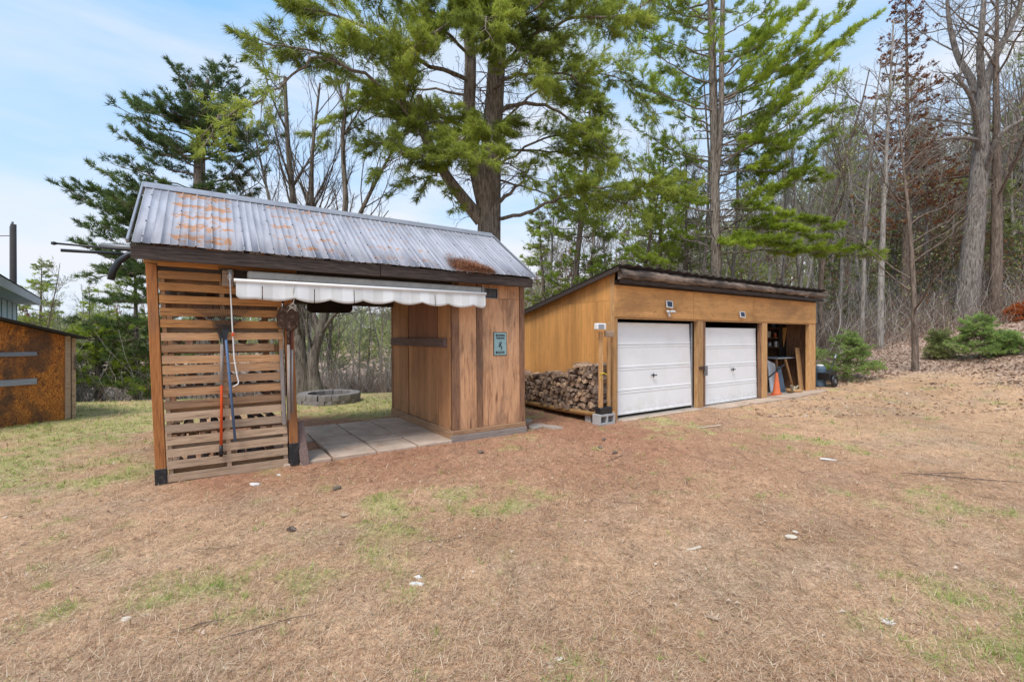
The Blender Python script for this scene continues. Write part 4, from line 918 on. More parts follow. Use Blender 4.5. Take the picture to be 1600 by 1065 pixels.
for a, b_ in ((.06, .10), (.60, .645), (1.19, 1.235)):
    SB(a, b_, -.025, .065, 0.02, 1.19, 'stringer', W_slat_grey); SB(a, b_, -.025, .065, 1.2, 2.30, 'stringer', W_slat)
# rear boards of the pallets, seen through the gaps
zz = .05; i = 0
while zz < 2.3:
    h_ = random.choice((.09, .09, .13)); SB(.06, 1.235, .067, .083, zz, zz + h_, 'rear_slat', (W_slat, W_slat_grey, W_trim)[i % 3]); zz += h_ + random.uniform(.10, .17); i += 1
# billets stacked inside the slatted bay
inner = []
for j in range(150):
    inner.append((random.uniform(.12, 1.2), .42 + random.uniform(-.05, .05), .05 + (j // 10) * .115))
b = B()
for j in range(19):
    for q in range(9):
        x_ = .11 + q * .13 + random.uniform(-.02, .02) + (.06 if j % 2 else 0); z_ = .07 + j * .113 + random.uniform(-.01, .01)
        if x_ > 1.2 or random.random() < .22: continue
        r_ = random.uniform(.045, .06); n_ = random.choice((4, 5, 6)); a0 = random.uniform(0, 6)
        b.prism([(x_ + r_ * random.uniform(.8, 1.1) * math.cos(a0 + 6.283 * w_ / n_), random.uniform(.40, .50), z_ + r_ * random.uniform(.8, 1.1) * math.sin(a0 + 6.283 * w_ / n_)) for w_ in range(n_)], (0, .4, 0))
M_billet = wood('split_billet_ends', (.34, .24, .15), (.16, .10, .065), (.05, .03, .022), 'y', grain=3, stain=(.20, .08, .05), stain_lo=.5, stain_hi=.6, stain_scale=8, vary=0)
b.warp(lean).out('stacked_billets', M_billet, None, label='split billets stacked inside the bay behind the pallet slats', cat='firewood', kind='stuff')
bpy.data.objects['stacked_billets'].location = SL; bpy.data.objects['stacked_billets'].rotation_euler = (0, 0, TH)
# closet box: front face
SB(3.49, 3.612, -.03, .0, .17, 2.45, 'corner_trim', W_trim); SB(3.614, 3.92, -.012, .006, .17, 2.44, 'wall_panel', W_face)
SB(3.922, 4.022, -.026, .0, .17, 2.44, 'batten', W_trim); SB(4.024, 4.740, -.014, .004, .17, 2.205, 'wall_panel', W_face)
SB(4.024, 4.07, -.014, .004, 2.207, 2.44, 'wall_panel', W_face); SB(4.31, 4.740, -.014, .004, 2.207, 2.44, 'wall_panel', W_face); SB(4.072, 4.308, -.014, .004, 2.36, 2.44, 'wall_panel', W_face)
SB(4.742, 4.835, -.032, .02, .10, 2.45, 'corner_trim', W_trim); SB(3.49, 4.80, -.034, -.014, 2.445, 2.53, 'top_trim', W_slat_orange)
SB(3.47, 4.84, -.045, -.001, .095, .168, 'sill_board', W_sillb); SB(3.46, 4.85, -.06, -.01, -.02, .093, 'sill_board', W_sill)
v_ = SB(4.075, 4.305, .004, .010, 2.21, 2.358, 'vent', M_black)
for q in range(9): SB(4.09 + q * .024, 4.094 + q * .024, -.004, .002, 2.215, 2.355, 'grille_bar', M_grey, 0, v_, 0)
for zq in (2.245, 2.28, 2.315): SB(4.08, 4.30, -.005, .001, zq, zq + .004, 'grille_bar', M_grey, 0, v_, 0)
for a in ((4.066, 4.314, 2.200, 2.212), (4.066, 4.314, 2.354, 2.366), (4.066, 4.078, 2.214, 2.352), (4.302, 4.314, 2.214, 2.352)): SB(a[0], a[1], -.022, -.012, a[2], a[3], 'vent_frame', M_grey, 0, v_, 0)
# closet box: side facing the open bay
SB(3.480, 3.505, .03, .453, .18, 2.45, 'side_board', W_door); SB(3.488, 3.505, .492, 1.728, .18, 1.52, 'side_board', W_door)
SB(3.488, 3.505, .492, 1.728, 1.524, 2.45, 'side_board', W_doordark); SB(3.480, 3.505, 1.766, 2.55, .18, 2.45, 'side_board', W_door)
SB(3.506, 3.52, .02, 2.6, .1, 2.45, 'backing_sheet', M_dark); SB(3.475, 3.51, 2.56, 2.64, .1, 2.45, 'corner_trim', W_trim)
SB(3.462, 3.486, .001, 2.63, -.01, .178, 'base_board', W_sily); SB(3.425, 3.48, .12, 2.52, 1.43, 1.565, 'shelf_plank', W_board)
SB(3.50, 4.83, 2.60, 2.62, .1, 2.25, 'wall_panel', W_face); SB(4.80, 4.825, .02, 2.60, .1, 2.47, 'wall_panel', W_face)
# old needles caught on the roof edge
nn2 = nn_; g = np.random.default_rng(4); n = 5200
uu = g.normal(0, .17, n); tt = np.abs(g.normal(0, .09, n)); uu = 3.77 + uu - tt * .9; keep = (np.abs(uu - 3.72) < .36); uu = uu[keep]; tt = tt[keep]; n = len(uu)
hgt = .05 * np.exp(-((uu - 3.75) / .2) ** 2) * np.exp(-tt / .16) * g.random(n) + .012
P = np.array([(u_, RV0 + (RV1 - RV0) * (t_ - .01), RZ0 + (RZ1 - RZ0) * (t_ - .01) + h_ + .015) for u_, t_, h_ in zip(uu, tt, hgt)])
az = g.uniform(0, 6.283, n); d = np.c_[np.cos(az), np.sin(az) * .82, np.sin(az) * .56 + g.normal(0, .25, n)]; sdv = np.c_[-np.sin(az), np.cos(az), np.zeros(n)] * .0035
Vt = np.empty((n, 3, 3)); Vt[:, 0] = P - sdv; Vt[:, 1] = P + sdv; Vt[:, 2] = P + d * .09
o_ = np_mesh('roof_needle_litter', Vt.reshape(-1, 3), np.arange(n * 3).reshape(-1, 3), G_needle, attrs={'rnd': np.repeat(g.random(n) * .8, 3)}, kind='stuff'); o_.location = SL; o_.rotation_euler = (0, 0, TH)

def shed_thing(name, **k): return empty(name, SL, TH, **k)
# ------------------------------------------------------------------ awning
aw = shed_thing('retractable_awning', label='rolled-in white striped awning with scalloped valance over the shed opening', cat='awning')
B().box(.79, 3.90, -.19, -.065, 2.262, 2.352, .012).out('cassette', plain('aged_awning_roll', (.46, .46, .44), .8, .2, dirt=(.25, .24, .22), scale=7), aw)
B().tube([(.65, -.27, 2.225), (3.925, -.27, 2.243)], .021, 12).out('front_bar', M_white, aw, True)
B().box(.545, .655, -.10, -.05, 2.17, 2.35, .004).out('bracket', W_slat_grey, aw); B().box(.66, .79, -.09, -.06, 2.19, 2.22, .003).out('bracket_arm', W_slat_grey, aw); B().box(.60, .64, -.13, -.10, 2.27, 2.36, .003).out('gear_box', M_grey, aw)
for u_ in (1.2, 3.5): B().obox((u_, -.25, 2.235), (u_, -.10, 2.27), .03, .02).out('folding_arm', M_white, aw)
B().box(3.90, 3.935, -.2, -.05, 2.24, 2.36, .004).out('end_cap', M_grey, aw)
nU, nZ = 330, 6; Vt = []; per = .405
def vz(u_): a = (u_ - .66) / per; return 2.008 + .042 * (1 - abs(math.cos(math.pi * a)) ** .8) * (.25 if u_ < 1.0 else 1) + .008 * math.sin(u_ * 3) + (u_ - .66) * .006
for layer in (0, .0025):
    for i in range(nU + 1):
        u_ = .67 + 3.245 * i / nU; e_ = min(i, nU - i) / nU * 3.245; zb = vz(u_) + (.04 * (1 - min(e_ / .05, 1)) ** 2); zt_ = 2.205 + .018 * i / nU
        for j in range(nZ + 1):
            z_ = zt_ + (zb - zt_) * j / nZ; Vt.append((u_, -.272 - .012 * (j / nZ) * math.sin(u_ * 11 + .5 * math.sin(u_ * 5)) - .015 * j / nZ + layer, z_))
Fc = []; st = nZ + 1; off = (nU + 1) * st
slits = {26, 83, 131, 245}
for i in range(nU):
    for j in range(nZ):
        if i in slits and j > 0: continue
        a = i * st + j; Fc.append((a, a + 1, a + st + 1, a + st)); Fc.append((off + a, off + a + st, off + a + st + 1, off + a + 1))
    Fc.append((i * st + nZ, off + i * st + nZ, off + (i + 1) * st + nZ, (i + 1) * st + nZ))
np_mesh('valance', Vt, Fc, M_awn, aw)
cr = shed_thing('awning_crank', label='thin white crank rod hanging from the left awning bracket', cat='crank')
B().tube([(.617, -.15, 2.33), (.618, -.16, 2.25), (.64, -.13, 1.75), (.66, -.12, 1.35), (.69, -.11, 1.14), (.705, -.11, 1.08), (.70, -.11, 1.05), (.65, -.11, 1.02)], .0075, 7).out('rod', M_white, cr, True)
B().tube([(.617 + .018 * math.cos(a / 10 * 6.283), -.15, 2.27 + .028 * math.sin(a / 10 * 6.283)) for a in range(11)], .006, 6).out('hook', M_rope, cr, True)
B().box(.635, .66, -.15, -.12, 1.60, 1.64, .003).out('clip', M_orange, cr)
# dark box hanging at the back of the bay
hb = shed_thing('hanging_shelf', label='dark hanging tray at the back of the open bay, above the fire pit', cat='shelf')
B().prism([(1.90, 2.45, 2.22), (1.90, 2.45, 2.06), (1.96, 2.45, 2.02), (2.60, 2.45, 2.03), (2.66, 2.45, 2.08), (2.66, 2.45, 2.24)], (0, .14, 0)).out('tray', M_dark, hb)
for u_ in (2.0, 2.55): B().box(u_, u_ + .02, 2.5, 2.52, 2.20, 2.34).out('strap', M_dark, hb)
# ------------------------------------------------------------------ hanging tools
def fan_rake(label, x0, z0, x1, z1, hm, head_w, head_h, hx, tip=None, zc_=None, y=-.085):
    t_ = shed_thing('leaf_rake', label=label, cat='rake')
    h_ = B().tube([(x0, y, z0), ((x0 + x1) / 2, y - .01, (z0 + z1) / 2), (x1, y - .01, z1)], .0145, 8).out('handle', hm, t_, True)
    if tip: B().tube([(x1 + (x0 - x1) * .0, y - .01, z1 + .09), (x1, y - .01, z1 - .04)], .018, 8).out('grip', M_black, h_, True)
    if zc_: B().tube([(x0, y - .002, z0 - .02), (x0 + (x1 - x0) * zc_, y - .008, z0 + (z1 - z0) * zc_)], .0165, 8).out('bare_wood_sleeve', W_greyz, h_, True)
    nt_ = 19
    for i in range(nt_):
        a = (i / (nt_ - 1) - .5) * 2; xx = hx + a * head_w / 2; zt_ = z0 + head_h * (1 - .12 * a * a)
        B().tube([(x0 + a * .012, y, z0 - .02), (x0 + a * head_w * .25, y - .012, z0 + head_h * .45), (xx - a * .015, y - .02, zt_ - .03), (xx, y + .02, zt_)], [.0018, .0022, .0032, .0028], 4).out('tine', M_char, t_)
    B().tube([(x0 - head_w * .25, y - .02, z0 + head_h * .43), (x0, y - .024, z0 + head_h * .48), (x0 + head_w * .25, y - .02, z0 + head_h * .43)], .004, 5).out('cross_band', M_char, t_)
    B().prism([(x0 - .035, y - .018, z0 + .02), (x0 + .035, y - .018, z0 + .02), (x0 + .012, y - .018, z0 - .09), (x0 - .012, y - .018, z0 - .09)], (0, .02, 0)).out('socket', M_char, t_)
    return t_
fan_rake('blue-handled fan rake hanging head up on the slatted wall', .575, 1.655, .672, .39, M_blue, .52, .30, .54)
fan_rake('orange-handled fan rake with black tip hanging behind the blue one', .545, 1.60, .535, .27, M_orange, .34, .25, .60, True, .42, -.062)
sh = shed_thing('hanging_shovel', label='rusty round-point shovel hanging blade up on the post beside the opening', cat='shovel')
b = B(); nR = 10
Vt = []; Fc = []
prof = [(.06, .0), (.098, .012), (.115, .05), (.124, .11), (.124, .17), (.112, .22), (.085, .262), (.05, .288), (.0, .298)]
n = 9
for side_ in (0, .004):
    for (hw, zz_) in prof:
        for q in range(n):
            a = (q / (n - 1) - .5) * 2; Vt.append((1.222 + a * max(hw, .018), -.10 - .045 * (1 - a * a) + side_, 1.68 + zz_))
m_ = len(prof) * n
for r_ in range(len(prof) - 1):
    for q in range(n - 1):
        a = r_ * n + q; Fc += [(a, a + 1, a + n + 1, a + n), (m_ + a + n, m_ + a + n + 1, m_ + a + 1, m_ + a)]
for r_ in range(len(prof) - 1):
    for q in (0, n - 1): a = r_ * n + q; Fc.append((a, a + n, m_ + a + n, m_ + a))
np_mesh('blade', Vt, Fc, M_rust, sh, smooth=True)
B().tube([(1.222, -.12, 1.70), (1.226, -.11, 1.50)], .020, 8).out('socket', M_rust, sh, True)
B().tube([(1.226, -.11, 1.52), (1.235, -.10, .58)], .017, 8).out('handle', W_greyz, sh, True)
hz_ = shed_thing('hanging_hoe', label='grey handled tool with red-brown collar hanging beside the rusty shovel', cat='garden tool')
B().tube([(1.262, -.085, 1.66), (1.268, -.085, 1.44)], .018, 8).out('collar', M_redl, hz_, True); B().tube([(1.268, -.085, 1.44), (1.27, -.085, .66)], .0165, 8).out('handle', W_greyz, hz_, True)
B().prism([(1.22, -.11, 1.66), (1.30, -.11, 1.66), (1.29, -.11, 1.76), (1.23, -.11, 1.76)], (0, .006, 0)).out('blade', M_rust, hz_)
o_ = B().box(1.185, 1.225, -.075, -.055, .52, 1.44, .003).warp(lean).out('hanging_board', W_greyz, None, label='narrow grey board hanging left of the shovel handle on the post', cat='board'); o_.location = SL; o_.rotation_euler = (0, 0, TH)
rp_ = shed_thing('dangling_rope', label='frayed pale rope hanging from the awning bar above the shovel', cat='rope')
B().tube([(1.255, -.285, 2.22), (1.25, -.29, 2.12), (1.26, -.29, 2.03), (1.25, -.28, 1.98)], .005, 5).out('strand', M_rope, rp_); b = B()
for q in range(7): b.tube([(1.25, -.28, 2.0), (1.25 + random.uniform(-.05, .05), -.28, 1.96), (1.25 + random.uniform(-.06, .06), -.27, 1.90 + random.uniform(-.03, .03))], .0025, 4)
b.out('frayed_end', M_rope, rp_)
o_ = B().obox((1.42, -.10, -.02), (1.37, .06, .52), .10, .025, .003, up=(0, 1, 0)).out('leaning_plank', W_board, None, label='short weathered plank leaning on the tarred base of the shovel post', cat='plank'); o_.location = SL; o_.rotation_euler = (0, 0, TH)
# rods, gutter and bent pipe stored in the rafters at the left end
def st_tube(name, pts, r, m, label, cat, n=8, extra=None):
    e_ = shed_thing(name, label=label, cat=cat); B().tube(pts, r, n).out('shaft', m, e_, True)
    if extra: extra(e_)
    return e_
def rf(X_, y_, v_=.3):   # point of the stored things on the vertical plane v in the shed's frame
    k_ = (X_ - CX) / F; ox, oy = loc_xy(SHED, 0, v_); u_ = (k_ * oy - ox) / (Uv.x - k_ * Uv.y); d_ = oy + Uv.y * u_; return (u_, v_, EYE + (HY - y_) / F * d_)
st_tube('stored_rod', [rf(84, 380), rf(150, 386), rf(225, 394)], .011, M_blackp, 'thin dark rod with knob end jutting left from under the roof', 'rod', 7,
    lambda e_: B().lathe([(.0, -.02), (.022, -.012), (.022, .012), (.0, .02)], rf(84, 380), 10).out('knob', M_blackp, e_, True))
st_tube('stored_pipe', [rf(95, 391, .38), rf(150, 394, .38), rf(240, 401, .38)], .017, M_char, 'dark pipe lying just below the knobbed rod under the eave', 'pipe')
st_tube('stored_gutter', [rf(158, 384, .55), rf(250, 391, .55)], .035, M_grey, 'short grey gutter length under the left roof corner', 'gutter', 6)
st_tube('bent_hose_pipe', [rf(173, 437, .12), rf(177, 422, .12), rf(186, 408, .12), rf(201, 398, .12), rf(218, 394, .12), rf(245, 395, .12)], .032, M_char, 'thick bent grey pipe curving down at the left roof corner', 'pipe', 10)
# ------------------------------------------------------------------ sign
sg_ = shed_thing('parking_sign', label='small teal metal parking sign with black deer-head emblem on the closet wall', cat='sign')
SX0, SX1, SZ0, SZ1 = 4.228, 4.482, 1.285, 1.665
s = N('teal_sign_paint'); n1 = s.noise(s.coord(), 60, 4, .6); M_sign = s.fin(s.ramp(n1, [(.3, (.22, .36, .37)), (.7, (.34, .50, .50))]), .45, .4)
def flat(pts, name, m=M_black, dy=-.0285, th=.0015): B().prism([(SX0 + a, dy, SZ0 + b_) for a, b_ in pts], (0, th, 0)).warp(lean).out(name, m, sg_)
B().box(SX0, SX1, -.022, -.014, SZ0, SZ1, .004).warp(lean).out('border', M_black, sg_); B().box(SX0 + .010, SX1 - .010, -.026, -.0215, SZ0 + .010, SZ1 - .010, .002).warp(lean).out('plate', M_sign, sg_)
def text(body, cx, cz, h_, w_, m, dy=-.0285, bold=.003):
    cu = bpy.data.curves.new('text', 'FONT'); cu.body = body; cu.size = 1; cu.align_x = 'CENTER'; cu.align_y = 'CENTER'; cu.extrude = .01; cu.offset = .03
    to = bpy.data.objects.new('text', cu); COL.objects.link(to); dg = bpy.context.evaluated_depsgraph_get(); me = bpy.data.meshes.new_from_object(to.evaluated_get(dg)); bpy.data.objects.remove(to)
    co = np.array([v.co for v in me.vertices]); wx = co[:, 0].max() - co[:, 0].min(); wz = co[:, 1].max() - co[:, 1].min(); mxc = (co[:, 0].max() + co[:, 0].min()) / 2; mzc = (co[:, 1].max() + co[:, 1].min()) / 2
    for v in me.vertices:
        x_, y_, z_ = v.co; v.co = lean(cx + (x_ - mxc) / wx * w_, dy - z_ * .05, cz + (y_ - mzc) / wz * h_)
    me.materials.clear(); me.materials.append(m); return link(bpy.data.objects.new('lettering', me), sg_)
text('BROWNING', (SX0 + SX1) / 2, SZ1 - .052, .034, .17, M_black); text('PARKING', (SX0 + SX1) / 2, SZ1 - .096, .034, .155, M_black)
flat([(.045, .036), (.195, .036), (.205, .046), (.205, .062), (.195, .072), (.045, .072), (.035, .062), (.035, .046)], 'bottom_bar'); text('BROWNING', (SX0 + SX1) / 2, SZ0 + .054, .018, .12, M_sign, -.0305)
def emb(pts, r): B().tube([(SX0 + a, -.0285, SZ0 + b_) for a, b_ in pts], r, 6).warp(lean).out('emblem', M_black, sg_)
emb([(.150, .235), (.153, .215), (.140, .200), (.128, .185), (.120, .170)], [.002, .004, .006, .007, .006]); emb([(.118, .238), (.118, .222), (.128, .205), (.138, .192)], [.002, .004, .004, .005])
emb([(.098, .205), (.110, .200), (.122, .190), (.130, .180)], [.002, .004, .005, .006]); emb([(.125, .188), (.105, .165), (.098, .148), (.112, .138), (.124, .146)], [.007, .008, .006, .006, .002])
emb([(.122, .170), (.140, .155), (.152, .138), (.148, .115), (.132, .095)], [.005, .007, .008, .008, .003]); emb([(.100, .192), (.092, .198)], [.004, .002])

# ------------------------------------------------------------------ patio and loose slabs
pat = tag(empty('patio', SL, TH), kind='structure')
M_pave = plain('concrete_paver', (.60, .46, .355), .9, .2, var=.35, scale=3, dirt=(.40, .21, .12), bump=.5)
random.seed(3)
for a in range(4):
    for c_ in range(4):
        u0 = 1.18 + a * .585; v0 = -.06 + c_ * .60
        if (a, c_) in ((0, 3), (0, 1)): continue
        x_, y_ = loc_xy(SHED, u0 + .29, v0 + .3); zt_ = .032 + random.uniform(-.006, .01)
        M_ = Matrix.Translation((u0 + .28, v0 + .29, zt_)) @ Matrix.Rotation(random.uniform(-.025, .025), 4, 'Z') @ Matrix.Rotation(random.uniform(-.012, .012), 4, 'X')
        if u0 + .28 > 3.46: continue
        B().box(-.278, .278, -.285, .285, -.05, 0, .008, .003, mat=M_).out('paving_stone', M_pave, pat)
for i, (X_, y_, s_) in enumerate(((838, 667, .3), (862, 668, .26), (826, 659, .2))):
    h = hit(X_, y_); M_ = Matrix.Rotation(random.uniform(0, 3), 4, 'Z'); b = B()
    n_ = 7; b.prism([(s_ * random.uniform(.6, 1) * math.cos(6.283 * q / n_), s_ * .55 * random.uniform(.6, 1) * math.sin(6.283 * q / n_), 0) for q in range(n_)], (0, 0, .035)); o_ = b.out('flat_stone', M_conc, None, label=('broken flat slab between the closet corner and the woodpile', 'rightmost broken flat slab, nearest the cinder block', 'smallest broken slab against the closet corner')[i], cat='stone')
    o_.location = (h.x, h.y, h.z - .008); o_.rotation_euler = (0, 0, random.uniform(0, 3))
# ------------------------------------------------------------------ fire pit
c0 = at(515, 618, 11.1); fp = empty('fire_pit', (c0.x, c0.y, TZ(c0.x, c0.y)), .1, label='low round fire pit of grey stacked concrete blocks on the back lawn', cat='fire pit')
blk = None; nB = 15; random.seed(6)
for c_ in range(2):
    for k_ in range(nB):
        a = (k_ + .5 * c_) / nB * 6.283
        if blk is None:
            b = B(); r0, r1 = .50, .70; ha = math.pi / nB * .96
            b.prism([(r0 * math.cos(-ha), r0 * math.sin(-ha), 0), (r1 * math.cos(-ha), r1 * math.sin(-ha), 0), (r1 * 1.035, 0, 0), (r1 * math.cos(ha), r1 * math.sin(ha), 0), (r0 * math.cos(ha), r0 * math.sin(ha), 0)], (0, 0, .125))
            blk = b.out('block', M_stone, fp); o_ = blk
        else: o_ = blk.copy(); COL.objects.link(o_); o_.parent = fp
        o_.location = (random.uniform(-.012, .012), random.uniform(-.012, .012), -.03 + c_ * .128); o_.rotation_euler = (0, 0, a + random.uniform(-.02, .02))
B().lathe([(.49, .0), (.49, .02)], n=20).out('ash_bed', M_black, fp)

# =================================================================== GARAGE
GL = Vector((GAR.x, GAR.y, 0)); gar = empty('garage', GL, TH, label='amber plywood lean-to garage with two white roll-up doors and one open bay', cat='garage')
def GB(x0, x1, y0, y1, z0, z1, name, m, bev=.004, parent=gar, jit=.0015, **k): return B().box(x0, x1, y0, y1, z0, z1, bev, jit).out(name, m, parent, **k)
rz = lambda v_: 2.80 - .229 * v_
GW = 8.32
# side wall sheets (x = 0 plane), cut to the roof slope
for v0, v1 in ((.0, 1.215), (1.22, 2.435), (2.44, 3.6)):
    zt0 = min(2.278, rz(v0)); B().prism([(0, v0, .02), (0, v1, .02), (0, v1, min(2.278, rz(v1)))] + ([(0, (2.80 - 2.278) / .229, 2.278)] if v1 > 2.3 and v0 < 2.3 or v0 > 2.4 and False else []) + [(0, v0, zt0)], (.018, 0, 0)).out('side_panel', W_amber, gar)
B().prism([(-.002, .0, 2.281), (-.002, 2.26, 2.281), (-.002, .0, rz(0))], (.018, 0, 0)).out('side_panel', W_amber, gar)
GB(-.012, .0, .0, .10, .0, 2.78, 'corner_trim', W_lum); GB(-.016, .0, .10, .125, .3, 2.7, 'corner_trim', W_amber); GB(-.03, .0, 3.02, 3.10, .7, 1.9, 'edge_trim', W_trim)
# header sheets
for a, b_ in ((.0, 2.435), (2.44, 4.875), (4.88, 8.31)): GB(a, b_, -.018, .0, 1.965, 2.565, 'header_panel', W_amberx)
GB(.0, 8.3, .002, .05, 1.93, 1.99, 'header_rail', W_lum)
GB(.0, 8.3, -.03, .02, 2.57, 2.66, 'top_rail', W_dark)
# posts
for a, b_ in ((.012, .095), (2.615, 2.82), (5.36, 5.60), (7.93, 8.12), (8.15, 8.31)): GB(a, b_, .002, .10, .0, 1.964, 'post', W_lum)
GB(2.86, 2.95, .03, .10, .0, 1.96, 'door_jamb', W_trim); GB(5.30, 5.345, .02, .10, .0, 1.96, 'door_jamb', W_trim)
lt_ = GB(2.66, 2.90, -.03, .0, .86, .93, 'latch', M_rust); GB(2.84, 2.93, -.04, -.0, .72, .94, 'lock_plate', M_grey, .004, lt_)
# doors
def door(x0, x1, z0, z1, tilt, n=4):
    d_ = GB(x0, x1, .155, .17, z0 + .01, z1 - .01, 'garage_door', M_doorw, 0, gar, 0); h_ = (z1 - z0) / n
    for k_ in range(n):
        a = z0 + k_ * h_ + .003; c_ = a + h_ - .006; b = B()
        lip = .045
        yf = .105
        b.box(x0, x1, yf, .153, a, a + lip, .006); b.box(x0, x1, yf, .153, c_ - lip, c_, .006)
        b.box(x0, x1, yf + .007, .153, a + lip, c_ - lip, 0)
        for q in range(4):
            w_ = (x1 - x0) / 4; b.box(x0 + q * w_ + .04, x0 + (q + 1) * w_ - .04, yf + .006, yf + .008, a + .075, c_ - .075, .001)
        b.out('door_panel', M_doorw, d_)
    return d_
def tiltd(d_, k_):
    for o_ in [d_] + list(d_.children): o_.data.transform(Matrix.Shear('XY', 4, (0, 0)) if False else Matrix(((1, 0, 0, 0), (0, 1, k_, 0), (0, 0, 1, 0), (0, 0, 0, 1))))
def dhandle(d_, x_, z_, yo):
    b = B(); b.tube([(x_, .105 + yo, z_), (x_, .06 + yo, z_)], .014, 8); b.box(x_ - .012, x_ + .012, .05 + yo, .068 + yo, z_ - .042, z_ + .042, .004); b.box(x_, x_ + .10, .052 + yo, .066 + yo, z_ - .012, z_ + .012, .003); b.out('handle', M_blackp, d_)
d1 = door(.06, 2.56, .07, 1.875, .03); tiltd(d1, .035); dhandle(d1, 1.24, .80, .028)
d2 = door(2.955, 5.30, .03, 1.80, .03); tiltd(d2, .02); dhandle(d2, 4.15, .80, .016)
GB(2.957, 5.298, .12, .15, .022, .05, 'door_seal', M_redl)
GB(2.565, 2.61, .12, .15, .02, 1.9, 'door_track', M_steel)
# other walls, partitions, roof
GB(8.31, 8.33, .0, 3.6, .0, 1.95, 'side_panel', W_amber); B().prism([(8.31, 0, 1.951), (8.31, 3.6, 1.951), (8.31, 3.6, rz(3.6)), (8.31, 0, rz(0))], (.018, 0, 0)).out('side_panel', W_amber, gar)
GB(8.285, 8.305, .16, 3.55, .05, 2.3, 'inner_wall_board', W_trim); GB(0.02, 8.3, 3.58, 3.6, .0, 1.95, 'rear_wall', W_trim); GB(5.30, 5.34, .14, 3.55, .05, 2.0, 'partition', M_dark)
for a in np.arange(.3, 8.3, .8): B().obox((a, -.15, rz(-.15) - .05), (a, 3.6, rz(3.6) - .05), .045, .10).out('rafter', W_darkz, gar)
b = B()
for a in np.arange(.05, 8.3, .305):
    for z_ in (2.0, 2.53): b.box(a - .005, a + .005, -.0205, -.017, z_ - .005, z_ + .005)
for v_ in np.arange(.05, 3.5, .4):
    for z_ in (.35, .95, 1.55, 2.1):
        if z_ < rz(v_) - .1: b.box(-.003, .001, v_ - .005, v_ + .005, z_ - .005, z_ + .005)
b.out('nail_head', M_black, gar, kind='stuff')
# corrugated roof
us = np.arange(-.14, 8.44, .05); Vt = []; 
for top in (0, .02):
    for v_ in (-.27, 1.5, 3.9):
        for u_ in us: Vt.append((u_, v_ + (random.uniform(-.015, .015) if v_ < 0 else 0), rz(v_) + .035 + top + .016 * math.sin(u_ * 2 * math.pi / .30) + (.01 * math.sin(u_ * 1.7))))
n = len(us); Fc = []
for r_ in range(2):
    for i in range(n - 1):
        a = r_ * n + i; Fc += [(a + n, a + n + 1, a + 1, a), (a + 3 * n, a + 1 + 3 * n, a + 4 * n + 1, a + 4 * n)]
for i in range(n - 1): Fc += [(i, i + 1, i + 3 * n + 1, i + 3 * n), (5 * n + i, 5 * n + i + 1, 2 * n + i + 1, 2 * n + i)]
for r_ in range(2):
    for i in (0, n - 1): a = r_ * n + i; Fc.append((a, a + n, a + 4 * n, a + 3 * n))
np_mesh('roof_sheet', Vt, Fc, M_shingle, gar)
B().obox((-.12, -.22, rz(-.22) - .015), (-.12, 3.85, rz(3.85) - .015), .03, .085, .004).out('barge_board', W_dark, gar)
B().box(.0, .02, .0, 3.6, 0, .001)
# rough fascia: bark-edged boards
def rough(x0, x1, z0a, z1a, z0b, z1b, y0, y1):
    n_ = 44; Vt = []; Fc = []
    for i in range(n_ + 1):
        t_ = i / n_; x_ = x0 + (x1 - x0) * t_; za = z0a + (z0b - z0a) * t_ + random.uniform(-.012, .012); zb = z1a + (z1b - z1a) * t_ + random.uniform(-.012, .012); yj = random.uniform(-.012, .012)
        zm = (za + zb) / 2
        Vt += [(x_, y1, za), (x_, y0 + .03 + yj, za), (x_, y0 + yj, zm - .03), (x_, y0 + .006 + yj * .5, zm + .035), (x_, y0 + .05, zb), (x_, y1, zb)]
    for i in range(n_):
        for k_ in range(6): a = i * 6 + k_; b_ = i * 6 + (k_ + 1) % 6; Fc.append((a, b_, b_ + 6, a + 6))
    e0 = len(Vt); 
    for b0 in (0, n_ * 6): Fc += [(b0, b0 + 1, b0 + 2, b0 + 3), (b0, b0 + 3, b0 + 4, b0 + 5)]
    np_mesh('fascia_log', Vt, Fc, W_log, gar)
rough(-.08, 4.15, 2.66, 2.845, 2.68, 2.84, -.27, -.16); rough(4.16, 8.40, 2.69, 2.84, 2.70, 2.83, -.26, -.15)
GB(-.05, 8.36, -.20, -.165, 2.585, 2.665, 'fascia_board', W_dark)
# slab
sl = B().box(.05, 8.30, -.005, 3.55, -.08, .018, .01).out('garage_slab', M_conc, None, kind='structure'); sl.location = GL; sl.rotation_euler = (0, 0, TH)
for a, b_, f_, z_ in ((.12, 2.6, .10, .012), (2.95, 4.3, .34, .022), (4.31, 5.75, .36, .03), (5.76, 7.0, .42, .05), (7.01, 8.45, .36, .055)):
    o_ = B().prism([(a, -.01, -.06), (b_, -.01, -.06), (b_, -f_ + random.uniform(-.04, .04), -.06), ((a + b_) / 2, -f_ * 1.05, -.06), (a, -f_ + random.uniform(-.04, .04), -.06)], (0, 0, .06 + z_)).out('apron_slab', M_pave, None, kind='structure'); o_.location = GL; o_.rotation_euler = (0, 0, TH)
def gar_thing(name, **k): return empty(name, GL, TH, **k)
